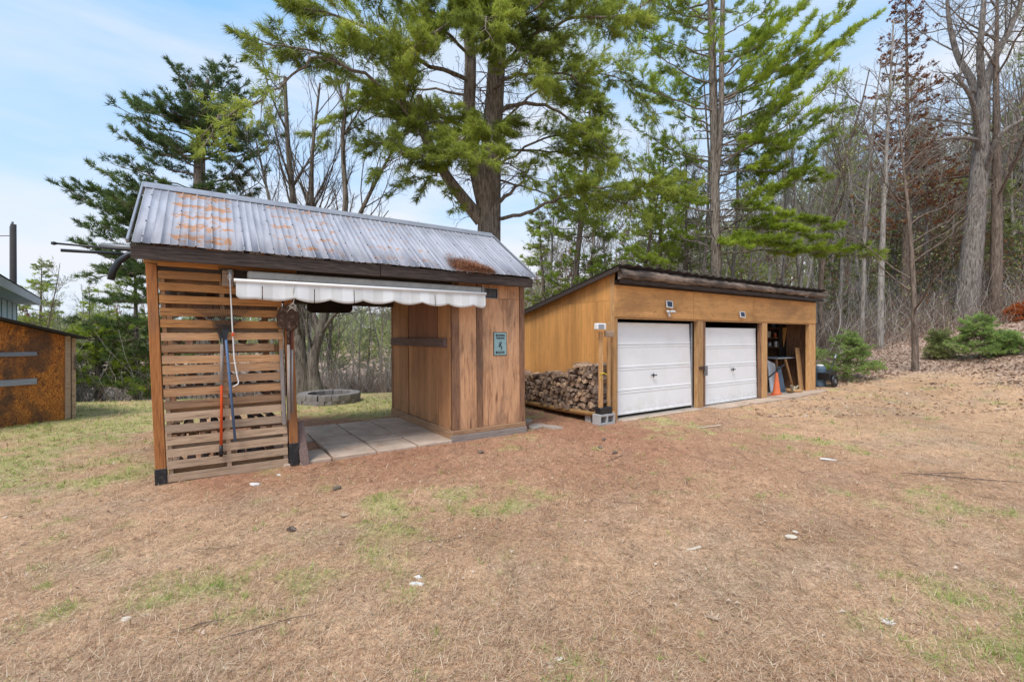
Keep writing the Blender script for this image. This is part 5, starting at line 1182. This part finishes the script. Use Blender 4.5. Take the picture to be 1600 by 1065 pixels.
# ------------------------------------------------------------------ lights on the garage
def solar(u_, z_, heads, label):
    e_ = gar_thing('solar_light', label=label, cat='solar light'); M_ = Matrix.Translation((u_, -.06, z_)) @ Matrix.Rotation(R(-12), 4, 'Z') @ Matrix.Rotation(R(-12), 4, 'X') @ Matrix.Rotation(R(5), 4, 'Y')
    B().box(-.085, .085, -.012, .012, -.075, .075, .006, mat=M_).out('panel_frame', M_white, e_); B().box(-.062, .062, -.0155, -.012, -.055, .055, mat=M_).out('solar_panel', M_pv, e_)
    B().box(u_ - .02, u_ + .02, -.055, -.019, z_ - .02, z_ + .02, .003).out('mount', M_white, e_)
    if heads:
        B().box(u_ - .03, u_ + .03, -.06, -.019, z_ - .20, z_ - .13, .006).out('housing', M_white, e_); B().tube([(u_ - .02, -.04, z_ - .19), (u_ - .01, -.08, z_ - .25)], .025, 8).out('sensor', M_white, e_, True)
        for s_, a in ((-1, 20), (1, -30)):
            M_ = Matrix.Translation((u_ + s_ * .07, -.09, z_ - .15)) @ Matrix.Rotation(R(a), 4, 'Z') @ Matrix.Rotation(R(30), 4, 'X'); l_ = B().box(-.05, .05, -.03, .03, -.018, .018, .008, mat=M_).out('lamp_head', M_white, e_); B().box(-.04, .04, -.033, -.03, -.012, .012, mat=M_).out('lens', M_steel, l_)
    return e_
solar(1.55, 2.255, True, 'white solar light with twin lamp heads over the left garage door'); solar(4.31, 2.117, False, 'small white solar panel over the right garage door')
# ------------------------------------------------------------------ cinder block, posts, firewood
def rel(X_, y_, d=None):
    h = hit(X_, y_); dx, dy = h.x - GAR.x, h.y - GAR.y; return dx * Uv.x + dy * Uv.y, dx * Vv.x + dy * Vv.y
uc, vc = -.44, -.06
cb = gar_thing('cinder_block', label='grey hollow cinder block standing at the garage corner', cat='block')
b = B(); x0, x1, y0, y1, H_ = uc - .10, uc + .29, vc - .10, vc + .09, .19
# holes face the camera: frame walls
for a in ((x0, x0 + .035), ((x0 + x1) / 2 - .018, (x0 + x1) / 2 + .018), (x1 - .035, x1)): b.box(a[0], a[1], y0, y1, .0, H_, .003)
b2 = B(); b.box(x0 + .036, x1 - .036, y0 + .001, y1 - .001, .0, .035); b.box(x0 + .036, x1 - .036, y0 + .001, y1 - .001, H_ - .035, H_ - .001); b.box(x0 + .036, x1 - .036, y1 - .04, y1 - .03, .036, H_ - .036)
b.out('body', M_block, cb)
o_ = B().box(x0 + .05, x1 - .04, y0 + .02, y1 - .01, H_ + .001, H_ + .12, .012).out('battery_box', M_blackp, None, label='black box sitting on the cinder block', cat='box'); o_.location = GL; o_.rotation_euler = (0, 0, TH)
sp_ = gar_thing('light_post', label='stripped tan post on the cinder block carrying a white flood light', cat='post')
B().box(uc - .035, uc + .045, vc - .04, vc + .005, H_ + .10, 1.68, .004, .003).out('post', W_lum, sp_)
B().box(uc + .06, uc + .30, vc - .075, vc - .041, 1.585, 1.70, .004).out('bracket', W_slat_grey, sp_)
lh = B().box(uc - .17, uc + .045, vc - .12, vc - .02, 1.715, 1.83, .012).out('flood_light', M_white, sp_); B().box(uc - .16, uc - .02, vc - .128, vc - .121, 1.73, 1.81, .003).out('lens', M_steel, lh)
B().tube([(uc - .04, vc - .046, .92 + .0), (uc + .05, vc - .05, .93), (uc + .15, vc - .03, .90)], .012, 6).out('strap', M_yellow, sp_); B().tube([(uc - .02, vc - .05, .92), (uc - .03, vc - .055, .84), (uc + .0, vc - .05, .80)], .007, 6).out('strap_end', M_yellow, sp_)
o_ = B().box(-.20, -.13, -.03, .01, .10, 1.86, .004, .003).out('leaning_stud', W_lum, None, label='upright tan stud between the flood light post and garage corner', cat='board'); o_.location = GL; o_.rotation_euler = (0, 0, TH)
rk = gar_thing('firewood_rack', label='low tan board rack holding the firewood along the garage wall', cat='rack')
b = B(); pr = [(-.47, v_, .13 - .045 * math.sin(min(max((v_ + .05) / 3.1, 0), 1) * math.pi)) for v_ in np.linspace(-.02, 3.05, 12)]
Vt = []; Fc = []
for p in pr: Vt += [(p[0], p[1], p[2]), (p[0] + .035, p[1], p[2]), (p[0] + .035, p[1], p[2] + .09), (p[0], p[1], p[2] + .09)]
for i in range(11):
    for k_ in range(4): a = i * 4 + k_; b_ = i * 4 + (k_ + 1) % 4; Fc.append((a, b_, b_ + 4, a + 4))
Fc += [(0, 1, 2, 3), (47, 46, 45, 44)]; np_mesh('front_rail', Vt, Fc, W_lumy, rk)
B().box(-.08, -.045, -.02, 3.05, .11, .20, .003).out('rear_rail', W_lumy, rk); B().box(-.46, -.04, -.055, -.02, .11, .2, .003).out('end_rail', W_lum, rk)
for v_ in (.1, 1.0, 2.0, 2.9): B().box(-.43, -.08, v_, v_ + .09, .165, .19).out('cross_board', W_lum, rk)
for v_ in (.2, 2.8): B().box(-.42, -.2, v_, v_ + .15, -.02, .11).out('foot', M_block, rk)
# logs
s = N('firewood'); v = s.coord('Object', (.35, 1, 1), 19); n1 = s.noise(v, 12, 6, .65); oi = s.n('ShaderNodeObjectInfo')
c = s.ramp(n1, [(.3, (.11, .08, .065)), (.5, (.34, .255, .195)), (.72, (.62, .51, .41))]); c = s.mix(c, s.ramp(oi.outputs['Random'], [(0, (.42, .38, .37)), (.5, (.85, .8, .76)), (1, (1.3, 1.15, .95))]), 1., 'MULTIPLY'); s.bump(n1, .5, .01); M_fw = s.fin(c, .9, .15)
fwm = []
random.seed(12)
for k_ in range(9):
    n_ = random.choice((3, 4, 5, 6)); b = B(); r_ = .062; a0 = random.uniform(0, 6); pts = [(0, r_ * random.uniform(.7, 1.15) * math.cos(a0 + 6.283 * q / n_), r_ * random.uniform(.6, 1.0) * math.sin(a0 + 6.283 * q / n_)) for q in range(n_)]
    b.prism(pts, (.36, 0, 0)); b.warp(lambda x_, y_, z_: (x_ + random.uniform(-.01, .01), y_ + random.uniform(-.008, .008), z_ + random.uniform(-.008, .008))); o_ = b.out('firewood_log', M_fw); fwm.append(o_.data); bpy.data.objects.remove(o_)
def ph(v_): return np.interp(v_, [0, .5, .75, 1.0, 1.4, 2.0, 2.5, 3.0], [1.13, 1.10, .98, .86, .88, .76, .80, .74])
row = 0; z = .235; cnt = 0
while z < 1.15:
    v_ = .05 + (.05 if row % 2 else 0)
    while v_ < 3.0:
        zf = z - .045 * math.sin(min(max((v_ + .05) / 3.1, 0), 1) * math.pi)
        if zf < ph(v_) - .03:
            o_ = bpy.data.objects.new('firewood_log', random.choice(fwm)); COL.objects.link(o_); sc_ = random.uniform(.72, 1.12)
            x_, y_ = loc_xy(GAR, -.46 + random.uniform(-.05, .05), v_ + .05 * math.sin(row * 2.3) + random.uniform(-.02, .02)); o_.location = (x_, y_, zf + .018 * math.sin(v_ * 9 + row * 1.7) + random.uniform(-.012, .012)); o_.rotation_euler = (random.uniform(0, 6.28), 0, 0); o_.rotation_euler.rotate_axis('X', 0); o_.rotation_mode = 'QUATERNION'; o_.rotation_quaternion = (Matrix.Rotation(TH + random.uniform(-.16, .16), 4, 'Z') @ Matrix.Rotation(random.uniform(-.08, .08), 4, 'Y') @ Matrix.Rotation(random.uniform(0, 6.28), 4, 'X')).to_quaternion(); o_.scale = (1, sc_, sc_)
            tp = zf + .11 > ph(v_) - .03
            tag(o_, 'split grey-brown log in the firewood stack beside the garage wall' if not tp else 'split log lying on top of the firewood stack beside the garage', 'firewood', 'logs stacked along the garage wall' if not tp else 'top logs of the firewood stack'); cnt += 1
        v_ += .104
    z += .088; row += 1
print('logs', cnt)
# ------------------------------------------------------------------ open bay contents
cn = gar_thing('traffic_cone', label='faded orange traffic cone standing in the open garage bay', cat='cone')
B().lathe([(.125, 0), (.118, .03), (.095, .06), (.032, .56), (.02, .585)], (6.28, .10, .045), 20).out('cone_body', M_cone, cn, True); B().box(6.12, 6.44, -.06, .26, .02, .044, .006).out('base', M_cone, cn)
shf = gar_thing('wall_shelf', label='dark wall shelving with three boards inside the open bay', cat='shelf')
for z_ in (1.25, 1.53, 1.83): B().box(7.85, 8.28, .80, 1.9, z_, z_ + .025).out('shelf_board', W_trim, shf)
for v_ in (.78, 1.9): B().box(7.86, 8.28, v_, v_ + .02, .9, 2.1).out('upright', M_dark, shf)
random.seed(44)
for k_, (z_, v_, r_, h_, mm) in enumerate(((1.275, .92, .06, .16, 'white_enamel'), (1.275, 1.12, .07, .12, 'galvanised_steel'), (1.555, .95, .05, .13, 'faded_orange_plastic'), (1.555, 1.15, .07, .18, 'pale_litter'), (1.855, 1.0, .06, .12, 'blue_grey_plastic'))):
    c_ = gar_thing('storage_can', label=('white tub on the lowest bay shelf, nearest the front', 'steel can on the lowest bay shelf, behind the white tub', 'orange tin on the middle bay shelf', 'pale jar on the middle bay shelf', 'blue-grey tin on the top bay shelf')[k_], cat='can'); m_ = bpy.data.materials[mm]
    B().lathe([(r_ * .9, 0), (r_, .01), (r_, h_ - .02), (r_ * .9, h_)], (7.96, v_, z_ + .001), 14).out('body', m_, c_, True); B().lathe([(r_ * .95, 0), (r_ * .95, .02)], (7.96, v_, z_ + h_), 14).out('lid', M_steel, c_, True)
tb = gar_thing('workbench', label='workbench with pale top inside the open bay', cat='bench')
B().box(7.05, 8.25, .42, 1.15, .955, .985, .004).out('tabletop', M_tealroof, tb); B().obox((7.5, .45, .94), (7.95, .45, .12), .04, .05).out('brace', W_lum, tb)
for x_, y_ in ((7.1, .5), (8.2, .5), (7.1, 1.1), (8.2, 1.1)): B().box(x_ - .02, x_ + .02, y_ - .02, y_ + .02, .02, .954).out('leg', W_trim, tb)
def solo(b, name, m, label, cat, o=GL, rz_=TH, smooth=False):
    x_ = b.out(name, m, None, smooth, label=label, cat=cat); x_.location = o; x_.rotation_euler = (0, 0, rz_); return x_
solo(B().obox((7.88, .18, .02), (7.98, .34, 1.26), .22, .03, .004, up=(0, 1, 0)), 'leaning_board', W_lum, 'tan plank leaning upright at the right side of the open bay', 'board')
solo(B().prism([(8.05, .66, 1.86), (8.05, .80, 1.86), (8.05, .76, 1.28)], (.03, 0, 0)), 'triangular_offcut', W_amber, 'pale wedge-shaped board hanging on the bay wall', 'board')
solo(B().prism([(6.80, .50, .03), (7.22, .50, .03), (7.34, .66, .80), (6.92, .66, .92)], (0, .02, 0)), 'leaning_sheet', plain('pale_sheet', (.72, .74, .77), .6, .3), 'pale grey sheet leaning behind the traffic cone', 'panel')
solo(B().prism([(7.02, .34, .03), (7.30, .34, .03), (7.22, .44, .74), (7.04, .44, .72)], (0, .03, 0)), 'blue_grey_panel', M_blueplas, 'blue-grey panel leaning just right of the traffic cone', 'panel')
solo(B().tube([(6.20, .30, .46), (7.17, .32, .80)], .022, 6), 'black_pole', M_blackp, 'black pole slanting across the bay above the traffic cone', 'pole')
solo(B().box(5.72, 5.95, .25, .45, .02, .22, .02), 'white_jug', M_pale, 'pale jug on the floor left of the traffic cone', 'jug')
g = np.random.default_rng(8); b = B()
for k_ in range(14):
    x_ = 7.22 + g.normal(0, .10); y_ = .10 + g.normal(0, .05); b.obox((x_, y_, .05 + k_ * .006), (x_ + g.normal(0, .12), y_ + g.normal(0, .06), .10 + abs(g.normal(0, .07))), .05, .015)
solo(b, 'kindling_scraps', M_cloth, 'heap of pale wood scraps on the floor below the leaning plank', 'scraps')
b = B(); b.lathe([(.10, 0), (.18, .03), (.20, .08), (.19, .10)], (7.24, .10, .02), 16); solo(b, 'shallow_basket', W_lum, 'shallow tan basket under the pale scraps', 'basket', smooth=True)
# ------------------------------------------------------------------ blue barrel and cart beside the garage
h = hit(1281, 604); bl = empty('blue_barrel', (h.x, h.y, h.z - .01), 0, label='ribbed blue plastic barrel against the right corner of the garage', cat='barrel')
B().lathe([(.13, 0), (.15, .03)] + [(.15 + (.012 if k_ % 2 else 0), .06 + k_ * .045) for k_ in range(12)] + [(.13, .62)], n=18).out('body', M_blueplas, bl, True); B().lathe([(.10, .622), (.10, .66), (.05, .68)], n=14).out('lid', M_white, bl, True)
h = hit(1292, 604); ct = empty('garden_cart', (h.x, h.y, h.z), R(35), label='black two-wheeled cart with raised handle right of the blue barrel', cat='cart')
def wheel(x_, y_):
    n_ = 20; w_ = B().tube([(x_ + .15 * math.cos(6.283 * q / n_), y_, .18 + .15 * math.sin(6.283 * q / n_)) for q in range(n_ + 1)], .042, 8, False).out('tyre', M_blackp, ct, True); B().tube([(x_, y_ - .03, .18), (x_, y_ + .03, .18)], .07, 10).out('hub', M_grey, w_)
wheel(0, -.2); wheel(0, .2)
B().tube([(0, -.2, .18), (0, .2, .18)], .015, 6).out('axle', M_grey, ct); B().prism([(-.22, -.16, .22), (.22, -.16, .22), (.30, -.16, .48), (-.26, -.16, .42)], (0, .32, 0)).out('tray', M_blackp, ct)
hd = B().tube([(.05, 0, .25), (.33, -.02, .62), (.58, -.02, .90)], .018, 7).out('handle', M_blackp, ct, True); B().tube([(.50, -.02, .82), (.62, -.02, .95)], .028, 7).out('grip', M_steel, hd, True)

# =================================================================== LEFT SHED, HOUSE, POLE
OC = Vector((-8.56, 8.70, TZ(-8.56, 8.70))); oa = math.atan2(.907, .42); os_ = empty('plywood_shed', OC, oa, label='orange-brown stained plywood shed cut by the left edge of the photo', cat='shed')
zr = lambda x_: 1.60 - .30 * x_
for x0, x1 in ((-1.2, -.002), (-2.4, -1.205), (-3.6, -2.405)): B().prism([(x0, 0, -.08), (x1, 0, -.08), (x1, 0, zr(x1)), (x0, 0, zr(x0))], (0, .02, 0)).out('wall_sheet', M_osb, os_)
B().prism([(.0, .03, -.08), (.0, 2.5, -.08), (.0, 2.5, 1.6), (.0, .03, 1.6)], (.018, 0, 0)).out('wall_sheet', M_osb, os_); B().prism([(-3.6, 2.5, -.08), (0, 2.5, -.08), (0, 2.5, zr(0)), (-3.6, 2.5, zr(-3.6))], (0, .02, 0)).out('wall_sheet', M_osb, os_)
B().prism([(-3.62, .02, -.08), (-3.62, 2.5, -.08), (-3.62, 2.5, 2.65), (-3.62, .02, 2.65)], (.018, 0, 0)).out('wall_sheet', M_osb, os_)
B().box(.0, .075, -.035, .02, -.08, 1.60, .004, .002).out('corner_trim', W_slat_grey, os_); B().box(.10, .165, .0, .05, .0, 1.56, .004, .002).out('corner_trim', W_slat_grey, os_); B().box(.076, .099, .015, .03, -.05, 1.58).out('gap_shade_strip', M_dark, os_)  # dark strip coloured as the shade in the gap between the trims
B().obox((.24, 1.2, zr(.24) + .03), (-3.9, 1.2, zr(-3.9) + .03), 2.95, .035, .003).out('roof_sheet', M_shingle, os_)
for z_, h_ in ((1.24, .075), (.72, .11)): B().box(-2.4, -.40, -.032, -.001, z_, z_ + h_, .004, .002).out('rail_board', wood('blue_grey_rail', (.36, .38, .42), (.28, .30, .34), (.16, .16, .18), 'x'), os_)
b = B()
for k_ in range(14): b.tube([(.15 + .02 * math.sin(k_ * 2.1) + .014 * math.cos(a / 6 * 6.283), -.02, 1.22 - k_ * .022 + .018 * math.sin(a / 6 * 6.283)) for a in range(7)], .004, 4, False)
ch_ = b.out('hanging_chain', M_blackp, None, label='rusty dark chain hanging on the corner of the orange shed', cat='chain'); ch_.location = OC; ch_.rotation_euler = (0, 0, oa)
HC = Vector((-19.95, 19.15, -1.6)); ha_ = math.atan2(-.745, .667); hs = empty('blue_house', HC, ha_, label='teal and pale blue panelled building with wide eave behind the orange shed', cat='house')
# local x runs towards the camera along the wall; local -y... wall faces +y
z0 = 1.6
for k_ in range(9):
    x0 = .5 + k_ * 1.22; B().box(x0, x0 + 1.18, -.62, -.60, .0, 3.35, .0).out('lower_panel', M_teal, hs) if False else None
    B().box(x0 + .05, x0 + 1.17, -.62, -.58, .2, 3.62, .01).out('siding_panel', M_teal, hs); B().box(x0 + .05, x0 + 1.17, -.62, -.58, 3.66, 4.5, .01).out('siding_panel', M_tealp, hs); B().box(x0 - .04, x0 + .045, -.62, -.56, .2, 4.5, .01).out('batten', M_teal, hs)
B().box(.5, 11.5, -.62, -.565, 3.62, 3.66).out('trim_rail', M_teal, hs)
B().box(.5, 11.5, -5.5, -.63, 0, 4.5).out('inner_walls', M_tealp, hs); B().box(-.1, 12, -5.8, .02, 4.51, 4.56).out('soffit', M_tealp, hs)
B().box(-.12, 12, .021, .06, 4.50, 4.78, .01).out('fascia_board', M_tealroof, hs); B().prism([(-.15, -3, 4.98), (-.15, .08, 4.80), (-.15, .08, 4.785), (-.15, -5.8, 4.785), (-.15, -5.8, 4.80)], (12.2, 0, 0)).out('roof', M_shingle, hs)
p = at(21, 420, 24); up_ = empty('utility_pole', (p.x, p.y, TZ(p.x, p.y)), label='dark utility pole rising above the blue building roof', cat='utility pole')
zt_ = 7.5 - TZ(p.x, p.y); B().tube([(0, 0, 0), (0, 0, zt_)], [.15, .115], 10).out('pole', M_pole, up_, True); B().box(-.16, -.10, -.05, .05, zt_ - 3.2, zt_ - .1).out('conduit', M_grey, up_); B().lathe([(.05, 0), (.05, .12), (.02, .16)], (-.05, 0, zt_), 8).out('insulator', M_grey, up_)
o_ = B().tube([(p.x - .1, p.y, 6.9), (p.x - 4, p.y - 3, 6.1), (p.x - 9, p.y - 7, 5.9)], .02, 5).out('power_cable', M_blackp, None, label='thin cable running left from the utility pole', cat='cable')

# ------------------------------------------------------------------ small things lying on the ground
def bit(name, X_, y_, label, cat, pts, th, m, lift=.004, rz_=0, curl=0):
    h = hit(X_, y_); b = B(); b.prism([(a, c_, 0) for a, c_ in pts], (0, 0, th))
    if curl: b.warp(lambda x_, yy, z_: (x_, yy, z_ + curl * (x_ * x_ + yy * yy) * 10))
    o_ = b.out(name, m, None, label=label, cat=cat); o_.location = (h.x, h.y, h.z + lift); o_.rotation_euler = (random.uniform(-.15, .15), random.uniform(-.15, .15), rz_); return o_
def blob(r, n_=9, ir=.35): return [(r * random.uniform(1 - ir, 1) * math.cos(6.283 * k_ / n_), r * random.uniform(1 - ir, 1) * .7 * math.sin(6.283 * k_ / n_)) for k_ in range(n_)]
def leafpts(r): return [(r * (1 if k_ % 2 == 0 else .45) * (1.1 - .25 * abs(math.sin(k_))) * math.cos(6.283 * k_ / 14), r * (1 if k_ % 2 == 0 else .45) * math.sin(6.283 * k_ / 14)) for k_ in range(14)]
random.seed(5)
M_paper = plain('weathered_paper', (.80, .78, .74), .8, .2, var=.1, dirt=(.6, .5, .4), scale=20); M_leafd = plain('dry_leaf', (.56, .42, .30), .8, .2, var=.4, scale=20); M_leafp = plain('pale_dry_leaf', (.70, .62, .50), .8, .2, var=.2, scale=20)
bit('paper_scrap', 398, 759, 'crumpled white scrap on the ground below the slatted wall', 'litter', blob(.055), .02, M_paper); bit('paper_scrap', 436, 744, 'small pale scrap near the shovel post base', 'litter', blob(.03), .008, M_paper)
bit('paper_scrap', 651, 914, 'torn white scrap lying on the lawn at bottom centre', 'litter', blob(.055, 11, .7), .012, M_paper); bit('paper_scrap', 655, 908, 'second torn flake touching the bottom centre scrap', 'litter', blob(.035, 8, .7), .01, M_paper)
bit('flat_pebble', 1236, 841, 'pale round disc lying on the lawn right of centre', 'litter', blob(.05, 12, .12), .008, M_leafp, .006); bit('flat_pebble', 1243, 834, 'small pale chip overlapping the round disc', 'litter', blob(.028, 8, .3), .006, M_leafp, .012)
bit('paper_scrap', 1293, 718, 'white scrap flattened on the dirt before the open bay', 'litter', blob(.12, 9, .5), .006, M_paper); bit('dead_leaf', 537, 807, 'curled tan maple leaf in front of the slatted wall', 'leaf', leafpts(.05), .003, M_leafd, .006, .4, .6)
bit('dead_leaf', 1115, 971, 'fan-shaped tan leaf near the bottom right of centre', 'leaf', leafpts(.05), .003, M_leafd, .006, 1.4, .6); bit('dead_leaf', 1388, 976, 'white-edged leaf near the bottom right', 'leaf', leafpts(.04), .003, M_paper, .006, 2, .6)
bit('dead_leaf', 197, 973, 'pale leaf on the lawn at lower left', 'leaf', blob(.035, 7), .003, M_leafp, .006); bit('dead_leaf', 858, 1044, 'large tan leaf at the very bottom centre', 'leaf', blob(.035, 8), .004, M_leafd, .006); bit('dead_leaf', 873, 1037, 'small pale leaf touching the bottom centre leaf', 'leaf', blob(.024, 8), .004, M_leafp, .008)
bit('dead_leaf', 1063, 912, 'tan leaf lying left of the fan-shaped leaf', 'leaf', leafpts(.035), .003, M_leafd, .006, 1, .6); bit('wood_chip', 1084, 861, 'narrow pale wood chip on the lawn', 'wood chip', [(-.06, -.008), (.06, -.012), (.06, .008), (-.06, .012)], .01, M_leafp, .004, .3)
bit('wood_chip', 1100, 668, 'long pale strip on the ground before the left garage door', 'wood chip', [(-.32, -.012), (.32, -.014), (.33, .01), (-.3, .012)], .008, M_leafp, .006, .12)
for i, (X_, y_, L_, a, r_) in enumerate(((1500, 749, 1.1, -.35, .012), (965, 716, .5, .9, .008), (420, 985 - 0, .5, .5, .006), (310, 985, .25, .6, .007), (690, 850, .5, .4, .004), (1480, 741, .5, .15, .01), (335, 860, .35, .3, .004), (980, 790, .3, -.2, .004))):
    h = hit(X_, y_); d_ = Vector((math.cos(a), math.sin(a), 0)); b = B(); pts = [h + d_ * (L_ * (t_ - .5)) + Vector((random.uniform(-.02, .02), random.uniform(-.02, .02), .012 + random.uniform(0, .012))) for t_ in (0, .25, .5, .75, 1)]; r_ *= .5; b.tube(pts, [r_ * .5, r_, r_, r_ * .8, r_ * .4], 5)
    if i in (0, 1): b.tube([pts[2], pts[2] + d_.cross(Vector((0, 0, 1))) * .16 + d_ * .14 + Vector((0, 0, .03))], [r_ * .6, r_ * .3], 4)
    o_ = b.out('fallen_stick', K_brown, None, label=('long forked stick lying on the lawn at right', 'forked twig on the ground before the cinder block', 'thin twig lying at lower left of centre', 'short twig at the lower left', 'thin straight twig on the middle lawn', 'twig crossing the left end of the long stick', 'fine twig in the left lawn', 'fine twig right of the closet on open lawn')[i], cat='stick')
for i, (X_, y_) in enumerate(((752, 709), (456, 831), (944, 689), (961, 709), (527, 766), (938, 700))):
    h = hit(X_, y_); b = B(); M_ = Matrix.Translation(h + Vector((0, 0, .018))) @ Matrix.Rotation(random.uniform(0, 3), 4, 'Z') @ Matrix.Rotation(R(85), 4, 'X')
    b.lathe([(.003, -.055), (.016, -.04), (.024, -.02), (.020, -.015), (.026, .0), (.021, .006), (.022, .02), (.012, .035), (.004, .045)], n=9); b.warp(lambda x_, yy, z_: tuple(M_ @ Vector((x_ * random.uniform(.8, 1.2), yy * random.uniform(.8, 1.2), z_))))
    b.out('pine_cone', K_brown, None, label=('pine cone on red needles before the closet sill', 'lone dark pine cone on the near lawn', 'pine cone nearest the cinder block', 'pine cone in front of the garage corner', 'pine cone below the shovel post', 'pine cone left of the garage corner pair')[i], cat='pine cone')
# small groups: tell the members apart by their place
from collections import defaultdict
gd = defaultdict(list)
for o in bpy.data.objects:
    if o.parent is None and o.get('group'): gd[o['group']].append(o)
WORD = ['leftmost', 'second from the left', 'third from the left', 'fourth from the left', 'fifth from the left', 'rightmost']
for gn, os2 in gd.items():
    if 1 < len(os2) <= 6:
        os2.sort(key=lambda o: o.location.x / max(o.location.y, .1))
        for i, o in enumerate(os2): o['label'] = o['label'] + ', ' + ('rightmost' if i == len(os2) - 1 else WORD[i]) 
print('tris', sum(len(o.data.polygons) for o in bpy.data.objects if o.type == 'MESH'))
